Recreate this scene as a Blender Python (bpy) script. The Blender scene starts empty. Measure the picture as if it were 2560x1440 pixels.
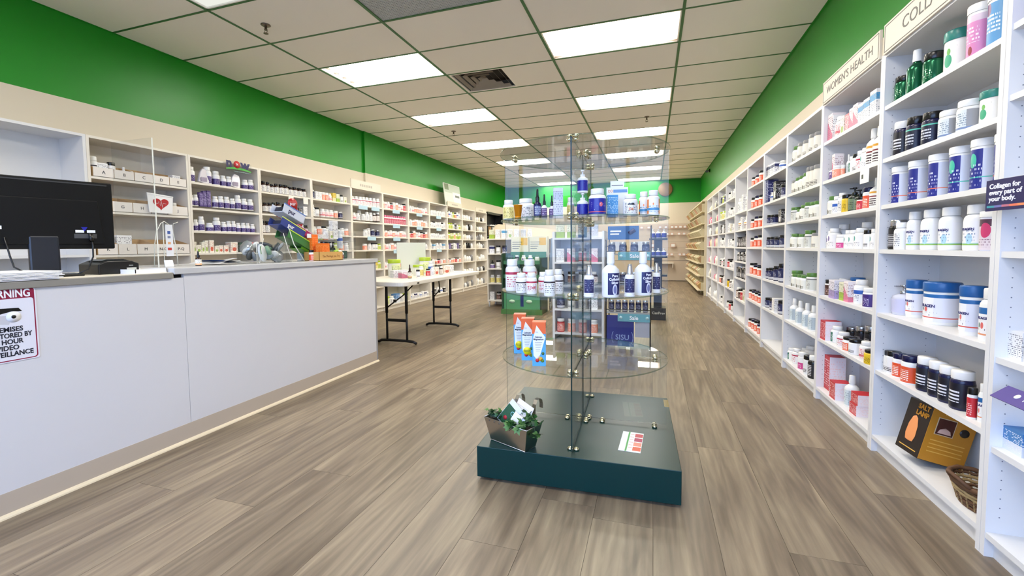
import bpy, bmesh, math, random
from mathutils import Matrix, Vector
random.seed(7)
PI = math.pi
scene = bpy.context.scene
COL = scene.collection

# ---------------------------------------------------------------- camera
cam_d = bpy.data.cameras.new('camera'); cam = bpy.data.objects.new('camera', cam_d); COL.objects.link(cam)
cam_d.sensor_width = 36.0; cam_d.lens = 1090.93 / 2560 * 36.0
cam_d.shift_y = -41.4 / 2560; cam_d.clip_start = 0.05; cam_d.clip_end = 200
_y, _p, _r = 0.3106, 0.0564, -0.0095
_f = Vector((-math.sin(_y), math.cos(_y), 0)); _rt = Vector((math.cos(_y), math.sin(_y), 0)); _u = Vector((0, 0, 1))
_f2 = _f * math.cos(_p) - _u * math.sin(_p); _u2 = _u * math.cos(_p) + _f * math.sin(_p)
_r3 = _rt * math.cos(_r) + _u2 * math.sin(_r); _u3 = -_rt * math.sin(_r) + _u2 * math.cos(_r)
_m = Matrix((_r3, _u3, -_f2)).transposed().to_4x4(); _m.translation = Vector((0, 0, 1.055))
cam.matrix_world = _m
scene.camera = cam

# ---------------------------------------------------------------- world, light levels, exposure
W = bpy.data.worlds.new('daylight'); scene.world = W; W.use_nodes = True
_bg = W.node_tree.nodes['Background']; _bg.inputs[0].default_value = (0.40, 0.57, 1.0, 1); _bg.inputs[1].default_value = 5.5
LAMP = 17.0            # emission of the troffer diffusers
vs = scene.view_settings
vs.view_transform = 'Standard'; vs.look = 'None'; vs.gamma = 1.0; vs.use_curve_mapping = False; vs.exposure = 0.46
scene.display_settings.display_device = 'sRGB'
scene.cycles.transparent_max_bounces = 40
scene.cycles.max_bounces = 8
scene.cycles.diffuse_bounces = 4
scene.cycles.sample_clamp_indirect = 8.0

# ---------------------------------------------------------------- materials
def s2l(c):
    return tuple((x / 255 / 12.92) if x / 255 <= 0.04045 else ((x / 255 + 0.055) / 1.055) ** 2.4 for x in c)
MATS = {}
def mat(name, rgb, rough=0.5, metal=0.0, bump=0.0, bscale=40.0, var=0.0, spec=None, coat=0.0):
    if name in MATS: return MATS[name]
    m = bpy.data.materials.new(name); m.use_nodes = True; nt = m.node_tree; b = nt.nodes['Principled BSDF']
    c = s2l(rgb) + (1,)
    b.inputs['Base Color'].default_value = c; b.inputs['Roughness'].default_value = rough; b.inputs['Metallic'].default_value = metal
    if spec is not None: b.inputs['Specular IOR Level'].default_value = spec
    if coat: b.inputs['Coat Weight'].default_value = coat; b.inputs['Coat Roughness'].default_value = 0.08
    if bump or var:
        tc = nt.nodes.new('ShaderNodeTexCoord'); nz = nt.nodes.new('ShaderNodeTexNoise'); nz.inputs['Scale'].default_value = bscale
        nz.inputs['Detail'].default_value = 4
        nt.links.new(tc.outputs['Object'], nz.inputs['Vector'])
        if bump:
            bp = nt.nodes.new('ShaderNodeBump'); bp.inputs['Strength'].default_value = bump; bp.inputs['Distance'].default_value = 0.002
            nt.links.new(nz.outputs[0], bp.inputs['Height']); nt.links.new(bp.outputs[0], b.inputs['Normal'])
        if var:
            mx = nt.nodes.new('ShaderNodeMix'); mx.data_type = 'RGBA'
            mx.inputs[6].default_value = c; mx.inputs[7].default_value = tuple(x * (1 - var) for x in c[:3]) + (1,)
            nt.links.new(nz.outputs[0], mx.inputs[0]); nt.links.new(mx.outputs[2], b.inputs['Base Color'])
    MATS[name] = m; return m
def emis(name, rgb, strength, edge=False):
    if name in MATS: return MATS[name]
    m = bpy.data.materials.new(name); m.use_nodes = True; nt = m.node_tree; nt.nodes.clear()
    o = nt.nodes.new('ShaderNodeOutputMaterial'); e = nt.nodes.new('ShaderNodeEmission')
    e.inputs[0].default_value = s2l(rgb) + (1,); e.inputs[1].default_value = strength
    nt.links.new(e.outputs[0], o.inputs[0])
    if edge:       # the tubes sit in the middle of the box, so the ends and long sides of the diffuser glow less
        tc = nt.nodes.new('ShaderNodeTexCoord'); sp = nt.nodes.new('ShaderNodeSeparateXYZ'); nt.links.new(tc.outputs['Generated'], sp.inputs[0])
        def ramp(src, w):
            a = nt.nodes.new('ShaderNodeMath'); a.operation = 'SUBTRACT'; a.inputs[1].default_value = 0.5; nt.links.new(src, a.inputs[0])
            b = nt.nodes.new('ShaderNodeMath'); b.operation = 'ABSOLUTE'; nt.links.new(a.outputs[0], b.inputs[0])
            r = nt.nodes.new('ShaderNodeMapRange'); r.interpolation_type = 'SMOOTHSTEP'
            r.inputs[1].default_value = 0.5 - w; r.inputs[2].default_value = 0.5; r.inputs[3].default_value = 1.0; r.inputs[4].default_value = 0.12
            nt.links.new(b.outputs[0], r.inputs[0]); return r.outputs[0]
        mu = nt.nodes.new('ShaderNodeMath'); mu.operation = 'MULTIPLY'
        nt.links.new(ramp(sp.outputs[0], 0.12), mu.inputs[0]); nt.links.new(ramp(sp.outputs[1], 0.10), mu.inputs[1])
        m2 = nt.nodes.new('ShaderNodeMath'); m2.operation = 'MULTIPLY'; m2.inputs[1].default_value = strength
        nt.links.new(mu.outputs[0], m2.inputs[0]); nt.links.new(m2.outputs[0], e.inputs[1])
        mx = nt.nodes.new('ShaderNodeMix'); mx.data_type = 'RGBA'; mx.inputs[6].default_value = s2l((255, 214, 180)) + (1,); mx.inputs[7].default_value = s2l(rgb) + (1,)
        nt.links.new(mu.outputs[0], mx.inputs[0]); nt.links.new(mx.outputs[2], e.inputs[0])
    MATS[name] = m; return m
def glass(name, tint, refl=1.0):
    if name in MATS: return MATS[name]
    m = bpy.data.materials.new(name); m.use_nodes = True; nt = m.node_tree; nt.nodes.clear()
    o = nt.nodes.new('ShaderNodeOutputMaterial'); mx = nt.nodes.new('ShaderNodeMixShader')
    t = nt.nodes.new('ShaderNodeBsdfTransparent'); g = nt.nodes.new('ShaderNodeBsdfGlossy'); g.inputs['Roughness'].default_value = 0.0
    t.inputs[0].default_value = tint + (1,); f = nt.nodes.new('ShaderNodeLayerWeight'); f.inputs[0].default_value = 0.5      # Schlick reflectance, the same from both sides of the pane
    p = nt.nodes.new('ShaderNodeMath'); p.operation = 'POWER'; p.inputs[1].default_value = 5.0; nt.links.new(f.outputs[1], p.inputs[0])
    k = nt.nodes.new('ShaderNodeMath'); k.operation = 'MULTIPLY_ADD'; k.inputs[1].default_value = 0.92 * refl; k.inputs[2].default_value = 0.04 * refl
    nt.links.new(p.outputs[0], k.inputs[0]); nt.links.new(k.outputs[0], mx.inputs[0])
    nt.links.new(t.outputs[0], mx.inputs[1]); nt.links.new(g.outputs[0], mx.inputs[2]); nt.links.new(mx.outputs[0], o.inputs[0])
    MATS[name] = m; return m
def label_mat(base, ink, stripes=(), dots=(), rows=9.0, dens=0.42, zr=(0.15, 0.75), front=1.15, rough=0.35, metal=0.0, patch=None):
    """printed label: rows of small print on the front, colour bands (z0,z1,rgb) and round spots (angle,z,radius,rgb); object space, unit height.
    patch = (half_angle, rgb): colour of the wrap outside the front panel"""
    key = 'print_%s_%s_%s_%s_%s_%s_%s_%s' % (base, ink, stripes, dots, rows, dens, zr, patch)
    if key in MATS: return MATS[key]
    m = bpy.data.materials.new('printed_label'); m.use_nodes = True; nt = m.node_tree; N = nt.nodes; L = nt.links; b = N['Principled BSDF']
    b.inputs['Roughness'].default_value = rough; b.inputs['Metallic'].default_value = metal
    tc = N.new('ShaderNodeTexCoord'); sp = N.new('ShaderNodeSeparateXYZ'); L.new(tc.outputs['Object'], sp.inputs[0])
    def mth(op, a, c=None, d=None):
        n = N.new('ShaderNodeMath'); n.operation = op
        for i, v in enumerate((a, c, d)):
            if v is None: continue
            if hasattr(v, 'is_linked') or hasattr(v, 'links'): L.new(v, n.inputs[i])
            else: n.inputs[i].default_value = v
        return n.outputs[0]
    ny = mth('MULTIPLY', sp.outputs[1], -1.0)
    ang = mth('ARCTAN2', sp.outputs[0], ny); z = sp.outputs[2]
    zz = mth('MULTIPLY', z, rows * 1.6); row = mth('FLOOR', zz); fr = mth('FRACT', zz)
    line = mth('LESS_THAN', fr, 0.5)
    cv = N.new('ShaderNodeCombineXYZ'); L.new(mth('MULTIPLY', ang, 7.0), cv.inputs[0]); L.new(mth('MULTIPLY', row, 3.7), cv.inputs[1])
    nz = N.new('ShaderNodeTexNoise'); nz.inputs['Scale'].default_value = 1.6; nz.inputs['Detail'].default_value = 1; L.new(cv.outputs[0], nz.inputs['Vector'])
    word = mth('GREATER_THAN', nz.outputs[0], 1 - dens - 0.08)
    fmask = mth('LESS_THAN', mth('ABSOLUTE', ang), front * 0.8)
    zin = mth('MULTIPLY', mth('GREATER_THAN', z, zr[0]), mth('LESS_THAN', z, zr[1]))
    fac = mth('MULTIPLY', mth('MULTIPLY', line, word), mth('MULTIPLY', fmask, zin))
    cur = None
    def mix(fc, a, rgb):
        mx = N.new('ShaderNodeMix'); mx.data_type = 'RGBA'; L.new(fc, mx.inputs[0])
        if isinstance(a, tuple): mx.inputs[6].default_value = a
        else: L.new(a, mx.inputs[6])
        mx.inputs[7].default_value = s2l(rgb) + (1,); return mx.outputs[2]
    cur = s2l(base) + (1,)
    if patch: cur = mix(mth('GREATER_THAN', mth('ABSOLUTE', ang), patch[0]), cur, patch[1])
    for z0, z1, rgb in stripes:
        cur = mix(mth('MULTIPLY', mth('GREATER_THAN', z, z0), mth('LESS_THAN', z, z1)), cur, rgb)
    for a0, z0, rad, rgb in dots:
        d2 = mth('ADD', mth('POWER', mth('SUBTRACT', ang, a0), 2.0), mth('POWER', mth('MULTIPLY', mth('SUBTRACT', z, z0), 2.4), 2.0))
        cur = mix(mth('LESS_THAN', d2, rad * rad), cur, rgb)
    cur = mix(fac, cur, ink)
    L.new(cur, b.inputs['Base Color'])
    MATS[key] = m; return m

# ---------------------------------------------------------------- geometry helpers
def mb(): return bmesh.new()
def box(bm, x0, x1, y0, y1, z0, z1, mi=0):
    v = [bm.verts.new(p) for p in ((x0,y0,z0),(x1,y0,z0),(x1,y1,z0),(x0,y1,z0),(x0,y0,z1),(x1,y0,z1),(x1,y1,z1),(x0,y1,z1))]
    for f in ((0,3,2,1),(4,5,6,7),(0,1,5,4),(1,2,6,5),(2,3,7,6),(3,0,4,7)):
        fc = bm.faces.new([v[i] for i in f]); fc.material_index = mi
    return v
def lathe(bm, prof, n=20, mi=0, cx=0, cy=0, a0=0.0, a1=2*PI, smooth=True):
    full = abs(a1 - a0 - 2*PI) < 1e-6; k = n if full else n + 1; rings = []
    for r, z in prof:
        if r < 1e-6: rings.append([bm.verts.new((cx, cy, z))])
        else: rings.append([bm.verts.new((cx + r*math.sin(a0 + (a1-a0)*i/n), cy - r*math.cos(a0 + (a1-a0)*i/n), z)) for i in range(k)])
    for A, B in zip(rings, rings[1:]):
        for i in range(n):
            j = (i + 1) % k
            if len(A) == 1 and len(B) == 1: continue
            if len(A) == 1: f = [A[0], B[j], B[i]]
            elif len(B) == 1: f = [A[i], A[j], B[0]]
            else: f = [A[i], A[j], B[j], B[i]]
            try: fc = bm.faces.new(f)
            except ValueError: continue
            fc.material_index = mi; fc.smooth = smooth
def tube(bm, pts, r, n=8, mi=0, caps=True):
    pts = [Vector(p) for p in pts]; rings = []; up = Vector((0, 0, 1))
    for i, p in enumerate(pts):
        d = (pts[min(i+1, len(pts)-1)] - pts[max(i-1, 0)]).normalized()
        s = d.cross(up)
        if s.length < 1e-3: s = d.cross(Vector((1, 0, 0)))
        s.normalize(); t = s.cross(d)
        rr = r[i] if isinstance(r, (list, tuple)) else r
        rings.append([bm.verts.new(p + s*math.cos(2*PI*k/n)*rr + t*math.sin(2*PI*k/n)*rr) for k in range(n)])
    for A, B in zip(rings, rings[1:]):
        for k in range(n):
            f = bm.faces.new([A[k], A[(k+1)%n], B[(k+1)%n], B[k]]); f.material_index = mi; f.smooth = True
    if caps:
        for R in (rings[0], rings[-1]):
            try: bm.faces.new(R).material_index = mi
            except ValueError: pass
def prism(bm, poly, y0, y1, mi=0):
    """polygon in XZ extruded along Y"""
    a = [bm.verts.new((x, y0, z)) for x, z in poly]; b = [bm.verts.new((x, y1, z)) for x, z in poly]
    bm.faces.new(a).material_index = mi; bm.faces.new(b[::-1]).material_index = mi
    n = len(poly)
    for i in range(n): bm.faces.new([a[i], a[(i+1)%n], b[(i+1)%n], b[i]]).material_index = mi
def fin(bm, name, bev=0.0):
    bmesh.ops.recalc_face_normals(bm, faces=bm.faces)
    me = bpy.data.meshes.new(name)
    bm.to_mesh(me); bm.free()
    return me
def obj(name, bm, mats, parent=None, loc=None, rz=None, bevel=0.0, mesh=None):
    me = mesh or fin(bm, name)
    if mesh is None:
        for m in (mats if isinstance(mats, (list, tuple)) else [mats]): me.materials.append(m)
    o = bpy.data.objects.new(name, me); COL.objects.link(o)
    if parent is not None: o.parent = parent
    if loc is not None: o.location = loc
    if rz is not None: o.rotation_euler = (0, 0, rz)
    if bevel:
        b = o.modifiers.new('bevel', 'BEVEL'); b.width = bevel; b.segments = 2; b.limit_method = 'ANGLE'
    return o
def bx(name, x0, x1, y0, y1, z0, z1, m, parent=None, bevel=0.0):
    b = mb(); box(b, x0, x1, y0, y1, z0, z1); return obj(name, b, m, parent, bevel=bevel)
def tag(o, label, cat, group=None):
    o['label'] = label; o['category'] = cat
    if group: o['group'] = group
    return o
def thing(name, label, cat, loc=(0,0,0), rz=0.0, group=None, scale=None):
    o = bpy.data.objects.new(name, None); COL.objects.link(o); o.empty_display_size = 0.05
    o.location = loc; o.rotation_euler = (0, 0, rz)
    if scale: o.scale = scale
    return tag(o, label, cat, group)
def struct(name, bm, m, parent=None, **k):
    o = obj(name, bm, m, parent, **k)
    if parent is None: o['kind'] = 'structure'
    return o
TXT = {}
def text_mesh(s, size, m, ext=0.0006, align='CENTER', bold=0.0, wide=1.0):
    key = (s, size, m.name, ext, align, bold, wide)
    if key in TXT: return TXT[key]
    cu = bpy.data.curves.new('t', 'FONT'); cu.body = s; cu.size = size; cu.align_x = align; cu.align_y = 'CENTER'
    cu.extrude = ext; cu.offset = bold; cu.resolution_u = 3
    o = bpy.data.objects.new('t', cu); COL.objects.link(o)
    dg = bpy.context.evaluated_depsgraph_get(); me = bpy.data.meshes.new_from_object(o.evaluated_get(dg))
    bpy.data.objects.remove(o); me.materials.clear(); me.materials.append(m)
    for v in me.vertices:
        x, y, z = v.co; v.co = (x * wide, -z, y)           # now in XZ, facing -Y
    TXT[key] = me; return me
def text(name, s, size, m, parent, loc=(0,0,0), rz=0.0, rx=0.0, wrap=None, **k):
    me = text_mesh(s, size, m, **k)
    if wrap:
        me = me.copy()
        for v in me.vertices:
            a = v.co.x / wrap; r = wrap - v.co.y; v.co.x = r * math.sin(a); v.co.y = -r * math.cos(a)
    me.name = 'lettering'
    o = bpy.data.objects.new(name, me); COL.objects.link(o)
    if parent is not None: o.parent = parent
    o.location = loc; o.rotation_euler = (rx, 0, rz); return o

# shared materials
M = dict(
 green=mat('green_wall_paint', (20, 136, 26), 0.38, bump=0.15, bscale=300, spec=0.4),
 beige=mat('beige_wall_paint', (216, 205, 184), 0.55, bump=0.15, bscale=300),
 tile=mat('ceiling_tile_fibre', (238, 232, 222), 0.9, bump=0.5, bscale=400, var=0.08),
 tbar=mat('green_ceiling_grid', (52, 104, 54), 0.5),
 white=mat('white_melamine', (228, 228, 228), 0.42, var=0.03, bscale=3),
 cream=mat('cream_melamine', (232, 226, 214), 0.42, var=0.03, bscale=3),
 hole=mat('dark_pin_hole', (120, 124, 135), 0.8),
 counter=mat('white_counter_laminate', (214, 213, 216), 0.4, var=0.03, bscale=2),
 base=mat('taupe_cove_base', (186, 172, 155), 0.5),
 qround=mat('cream_quarter_round', (224, 208, 176), 0.4),
 slab=mat('pale_marbled_laminate', (205, 205, 206), 0.3, var=0.18, bscale=9),
 graytop=mat('grey_laminate_edge', (142, 138, 130), 0.45, var=0.1, bscale=30),
 black=mat('black_plastic', (12, 12, 13), 0.35),
 dblack=mat('matte_black_steel', (16, 14, 13), 0.5),
 whitep=mat('white_plastic', (236, 236, 234), 0.3),
 paper=mat('white_paper', (238, 238, 238), 0.7),
 chrome=mat('polished_brass_chrome', (214, 206, 176), 0.12, 1.0),
 steel=mat('galvanised_steel', (190, 186, 180), 0.28, 1.0, bump=0.1, bscale=20),
 cardb=mat('brown_cardboard', (196, 160, 110), 0.8, var=0.1, bscale=30),
 dgreen=mat('dark_green_laminate', (0, 46, 44), 0.30, var=0.05, bscale=5, spec=0.3),
 ink=mat('dark_ink', (30, 34, 50), 0.5), inkg=mat('grey_ink', (120, 120, 118), 0.5), inkw=mat('white_ink', (240, 240, 245), 0.5),
)
# ---------------------------------------------------------------- room shell
XL, XR, YF, YB, ZC, ZG = -4.5665, 1.3257, -1.3, 13.75, 2.98, 2.30
FRX, FLX = 1.072, -4.27          # front planes of the wall shelving, right and left
# floor: dark setting bed and vinyl planks laid along the room
def wood_mat():
    m = bpy.data.materials.new('grey_oak_vinyl'); m.use_nodes = True; nt = m.node_tree; N = nt.nodes; L = nt.links; b = N['Principled BSDF']
    oi = N.new('ShaderNodeObjectInfo'); tc = N.new('ShaderNodeTexCoord')
    off = N.new('ShaderNodeCombineXYZ'); mu = N.new('ShaderNodeMath'); mu.operation = 'MULTIPLY'; mu.inputs[1].default_value = 57.0
    L.new(oi.outputs['Random'], mu.inputs[0]); L.new(mu.outputs[0], off.inputs[0]); L.new(mu.outputs[0], off.inputs[1])
    ad = N.new('ShaderNodeVectorMath'); ad.operation = 'ADD'; L.new(tc.outputs['Object'], ad.inputs[0]); L.new(off.outputs[0], ad.inputs[1])
    mp = N.new('ShaderNodeMapping'); mp.inputs['Scale'].default_value = (7.0, 0.75, 1.0); L.new(ad.outputs[0], mp.inputs[0])
    n1 = N.new('ShaderNodeTexNoise'); n1.inputs['Scale'].default_value = 1.6; n1.inputs['Detail'].default_value = 5; n1.inputs['Distortion'].default_value = 1.2; L.new(mp.outputs[0], n1.inputs[0])
    mp2 = N.new('ShaderNodeMapping'); mp2.inputs['Scale'].default_value = (60.0, 3.0, 1.0); L.new(ad.outputs[0], mp2.inputs[0])
    n2 = N.new('ShaderNodeTexNoise'); n2.inputs['Scale'].default_value = 1.5; n2.inputs['Detail'].default_value = 5; n2.inputs['Distortion'].default_value = 0.6; L.new(mp2.outputs[0], n2.inputs[0])
    mp3 = N.new('ShaderNodeMapping'); mp3.inputs['Scale'].default_value = (1.5, 0.2, 1.0); L.new(ad.outputs[0], mp3.inputs[0])
    wv = N.new('ShaderNodeTexWave'); wv.inputs['Scale'].default_value = 6.0; wv.inputs['Distortion'].default_value = 9.0; wv.inputs['Detail'].default_value = 3; wv.inputs['Detail Scale'].default_value = 1.2; L.new(mp3.outputs[0], wv.inputs[0])
    cr = N.new('ShaderNodeValToRGB'); e = cr.color_ramp.elements
    e[0].position = 0.28; e[0].color = s2l((103, 89, 73)) + (1,); e[1].position = 0.72; e[1].color = s2l((155, 139, 115)) + (1,)
    x = cr.color_ramp.elements.new(0.5); x.color = s2l((129, 114, 94)) + (1,)
    L.new(n1.outputs[0], cr.inputs[0])
    def mixc(kind, fac, a, c):
        mx = N.new('ShaderNodeMix'); mx.data_type = 'RGBA'; mx.blend_type = kind; mx.inputs[0].default_value = fac; L.new(a, mx.inputs[6]); L.new(c, mx.inputs[7]); return mx.outputs[2]
    r2 = N.new('ShaderNodeMapRange'); r2.inputs[1].default_value = 0.3; r2.inputs[2].default_value = 0.7; r2.inputs[3].default_value = 0.86; r2.inputs[4].default_value = 1.06; L.new(n2.outputs[0], r2.inputs[0])
    c1 = mixc('MULTIPLY', 0.75, cr.outputs[0], r2.outputs[0])
    r3 = N.new('ShaderNodeMapRange'); r3.inputs[3].default_value = 0.86; r3.inputs[4].default_value = 1.06; L.new(wv.outputs[1], r3.inputs[0])
    c2 = mixc('MULTIPLY', 0.8, c1, r3.outputs[0])
    r4 = N.new('ShaderNodeMapRange'); r4.inputs[3].default_value = 0.82; r4.inputs[4].default_value = 1.12; L.new(oi.outputs['Random'], r4.inputs[0])
    c3 = mixc('MULTIPLY', 1.0, c2, r4.outputs[0])
    L.new(c3, b.inputs['Base Color'])
    rr = N.new('ShaderNodeMapRange'); rr.inputs[3].default_value = 0.30; rr.inputs[4].default_value = 0.48; L.new(n1.outputs[0], rr.inputs[0]); L.new(rr.outputs[0], b.inputs['Roughness'])
    bp = N.new('ShaderNodeBump'); bp.inputs['Strength'].default_value = 0.25; bp.inputs['Distance'].default_value = 0.001; L.new(n2.outputs[0], bp.inputs['Height']); L.new(bp.outputs[0], b.inputs['Normal'])
    b.inputs['Specular IOR Level'].default_value = 0.45
    return m
M['wood'] = wood_mat(); M['bed'] = mat('dark_floor_joint', (70, 60, 52), 0.8)
b = mb(); box(b, XL, XR, YF, YB, -0.06, -0.004); floor = struct('floor', b, M['bed'])
PW = 0.2222; x0 = 0.0115 - PW * 21; PL = 1.52; rnd = random.Random(3); PM = {}
known = {0: 2.345, 2: 1.656, -1: 1.655, -6: 2.33, -7: 1.64, -9: 2.325, -5: 1.06, 1: 0.9}
i = 0
while x0 + PW * i < XR:
    xa = x0 + PW * i; col = i - 21; xb = min(xa + PW, XR); i += 1
    if xb - max(xa, XL) < 0.02: continue
    y = known.get(col + 0, rnd.uniform(0.6, 0.6 + PL))
    while y > YF: y -= PL
    while y < YB:
        ya, yb = max(y, YF), min(y + PL, YB); y += PL
        if yb - ya < 0.02: continue
        if xa < -2.6 and yb < 3.0: continue        # under the counter island: never seen
        w = xb - max(xa, XL) - 0.0012; l = yb - ya - 0.0012; key = (round(w, 3), round(l, 3))
        if key not in PM:
            bb = mb(); box(bb, 0, w, 0, l, -0.004, 0.0); me = fin(bb, 'plank'); me.materials.append(M['wood']); PM[key] = me
        obj('plank', None, None, floor, loc=(max(xa, XL) + 0.0006, ya + 0.0006, 0), mesh=PM[key])
# walls
def wallparts(nm, x0, x1, y0, y1, z0=-0.05, z1=ZC + 0.1, split=True):
    b = mb(); box(b, x0, x1, y0, y1, z0, ZG); w = struct(nm, b, M['beige'])
    b = mb(); box(b, x0, x1, y0, y1, ZG, z1); obj('green_band', b, M['green'], w); return w
wallparts('wall_left', XL - 0.12, XL, YF, YB + 0.12)
wl = bpy.data.objects['wall_left']
bx('wall_return', XL - 0.02, XL + 0.035, 6.22, YB, 0.0, ZG, M['beige'], wl); bx('green_band', XL - 0.02, XL + 0.035, 6.22, YB, ZG, ZC, M['green'], wl)
wallparts('wall_right', XR, XR + 0.12, YF, YB + 0.12)
wallparts('wall_back', XL, XR, YB, YB + 0.12)
# shop front behind the camera: glazed wall with mullions
b = mb(); box(b, XL, XR, YF - 0.12, YF, -0.05, 0.28); box(b, XL, XR, YF - 0.12, YF, 2.55, ZC + 0.1); box(b, XL, -2.9, YF - 0.12, YF, 0.28, 2.55)
wf = struct('wall_front', b, M['beige'])
b = mb()
for x in (-2.9, -1.5, -0.1, 1.28): box(b, x, x + 0.045, YF - 0.09, YF - 0.03, 0.28, 2.55)
box(b, -2.9, XR, YF - 0.09, YF - 0.03, 0.28, 0.33); box(b, -2.9, XR, YF - 0.09, YF - 0.03, 2.5, 2.55)
win = struct('window_1', b, M['steel'])
bx('pane', -2.88, XR - 0.02, YF - 0.065, YF - 0.058, 0.33, 2.5, glass('window_glass', (0.97, 0.985, 0.98)), win)
# ground outside
b = mb(); box(b, -30, 30, -40, YF - 0.12, -0.12, -0.06); o = struct('ground', b, mat('pale_pavement', (150, 150, 150), 0.8, var=0.1, bscale=2))

# ---------------------------------------------------------------- ceiling: plenum board, grid, tiles, lights
b = mb(); box(b, XL, XR, YF, YB, ZC + 0.14, ZC + 0.2); ceil = struct('ceiling', b, M['tile'])
GX = [XL, -3.4253, -2.2061, -0.9869, 0.2323, XR]; GY0, GP = 2.7128, 0.6096
n0 = -7; n1 = 19
lights_on = {(c, n) for c in (1, 3) for n in range(-4, 18, 3)}
b = mb()
bw = 0.012
for x in GX[1:-1]:
    bb = mb(); box(bb, x - bw, x + bw, YF, YB, ZC - 0.004, ZC + 0.03); obj('grid_runner', bb, M['tbar'], ceil)
for n in range(n0 + 1, n1):
    y = GY0 + GP * n
    if YF < y < YB:
        bb = mb(); box(bb, XL, XR, y - bw * 0.8, y + bw * 0.8, ZC - 0.003, ZC + 0.03); obj('grid_tee', bb, M['tbar'], ceil)
for x0_, x1_ in ((XL, XL + 0.016), (XR - 0.016, XR)):
    bb = mb(); box(bb, x0_, x1_, YF, YB, ZC - 0.004, ZC + 0.02); obj('wall_angle', bb, M['green'], ceil)
diff = emis('lit_diffuser', (255, 250, 240), LAMP, edge=True); dimd = emis('dim_diffuser', (235, 236, 226), 0.75)
tubem = emis('fluorescent_tube', (255, 250, 242), LAMP * 1.6); hous = mat('white_lamp_housing', (240, 236, 228), 0.35)
TM = {}
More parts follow.
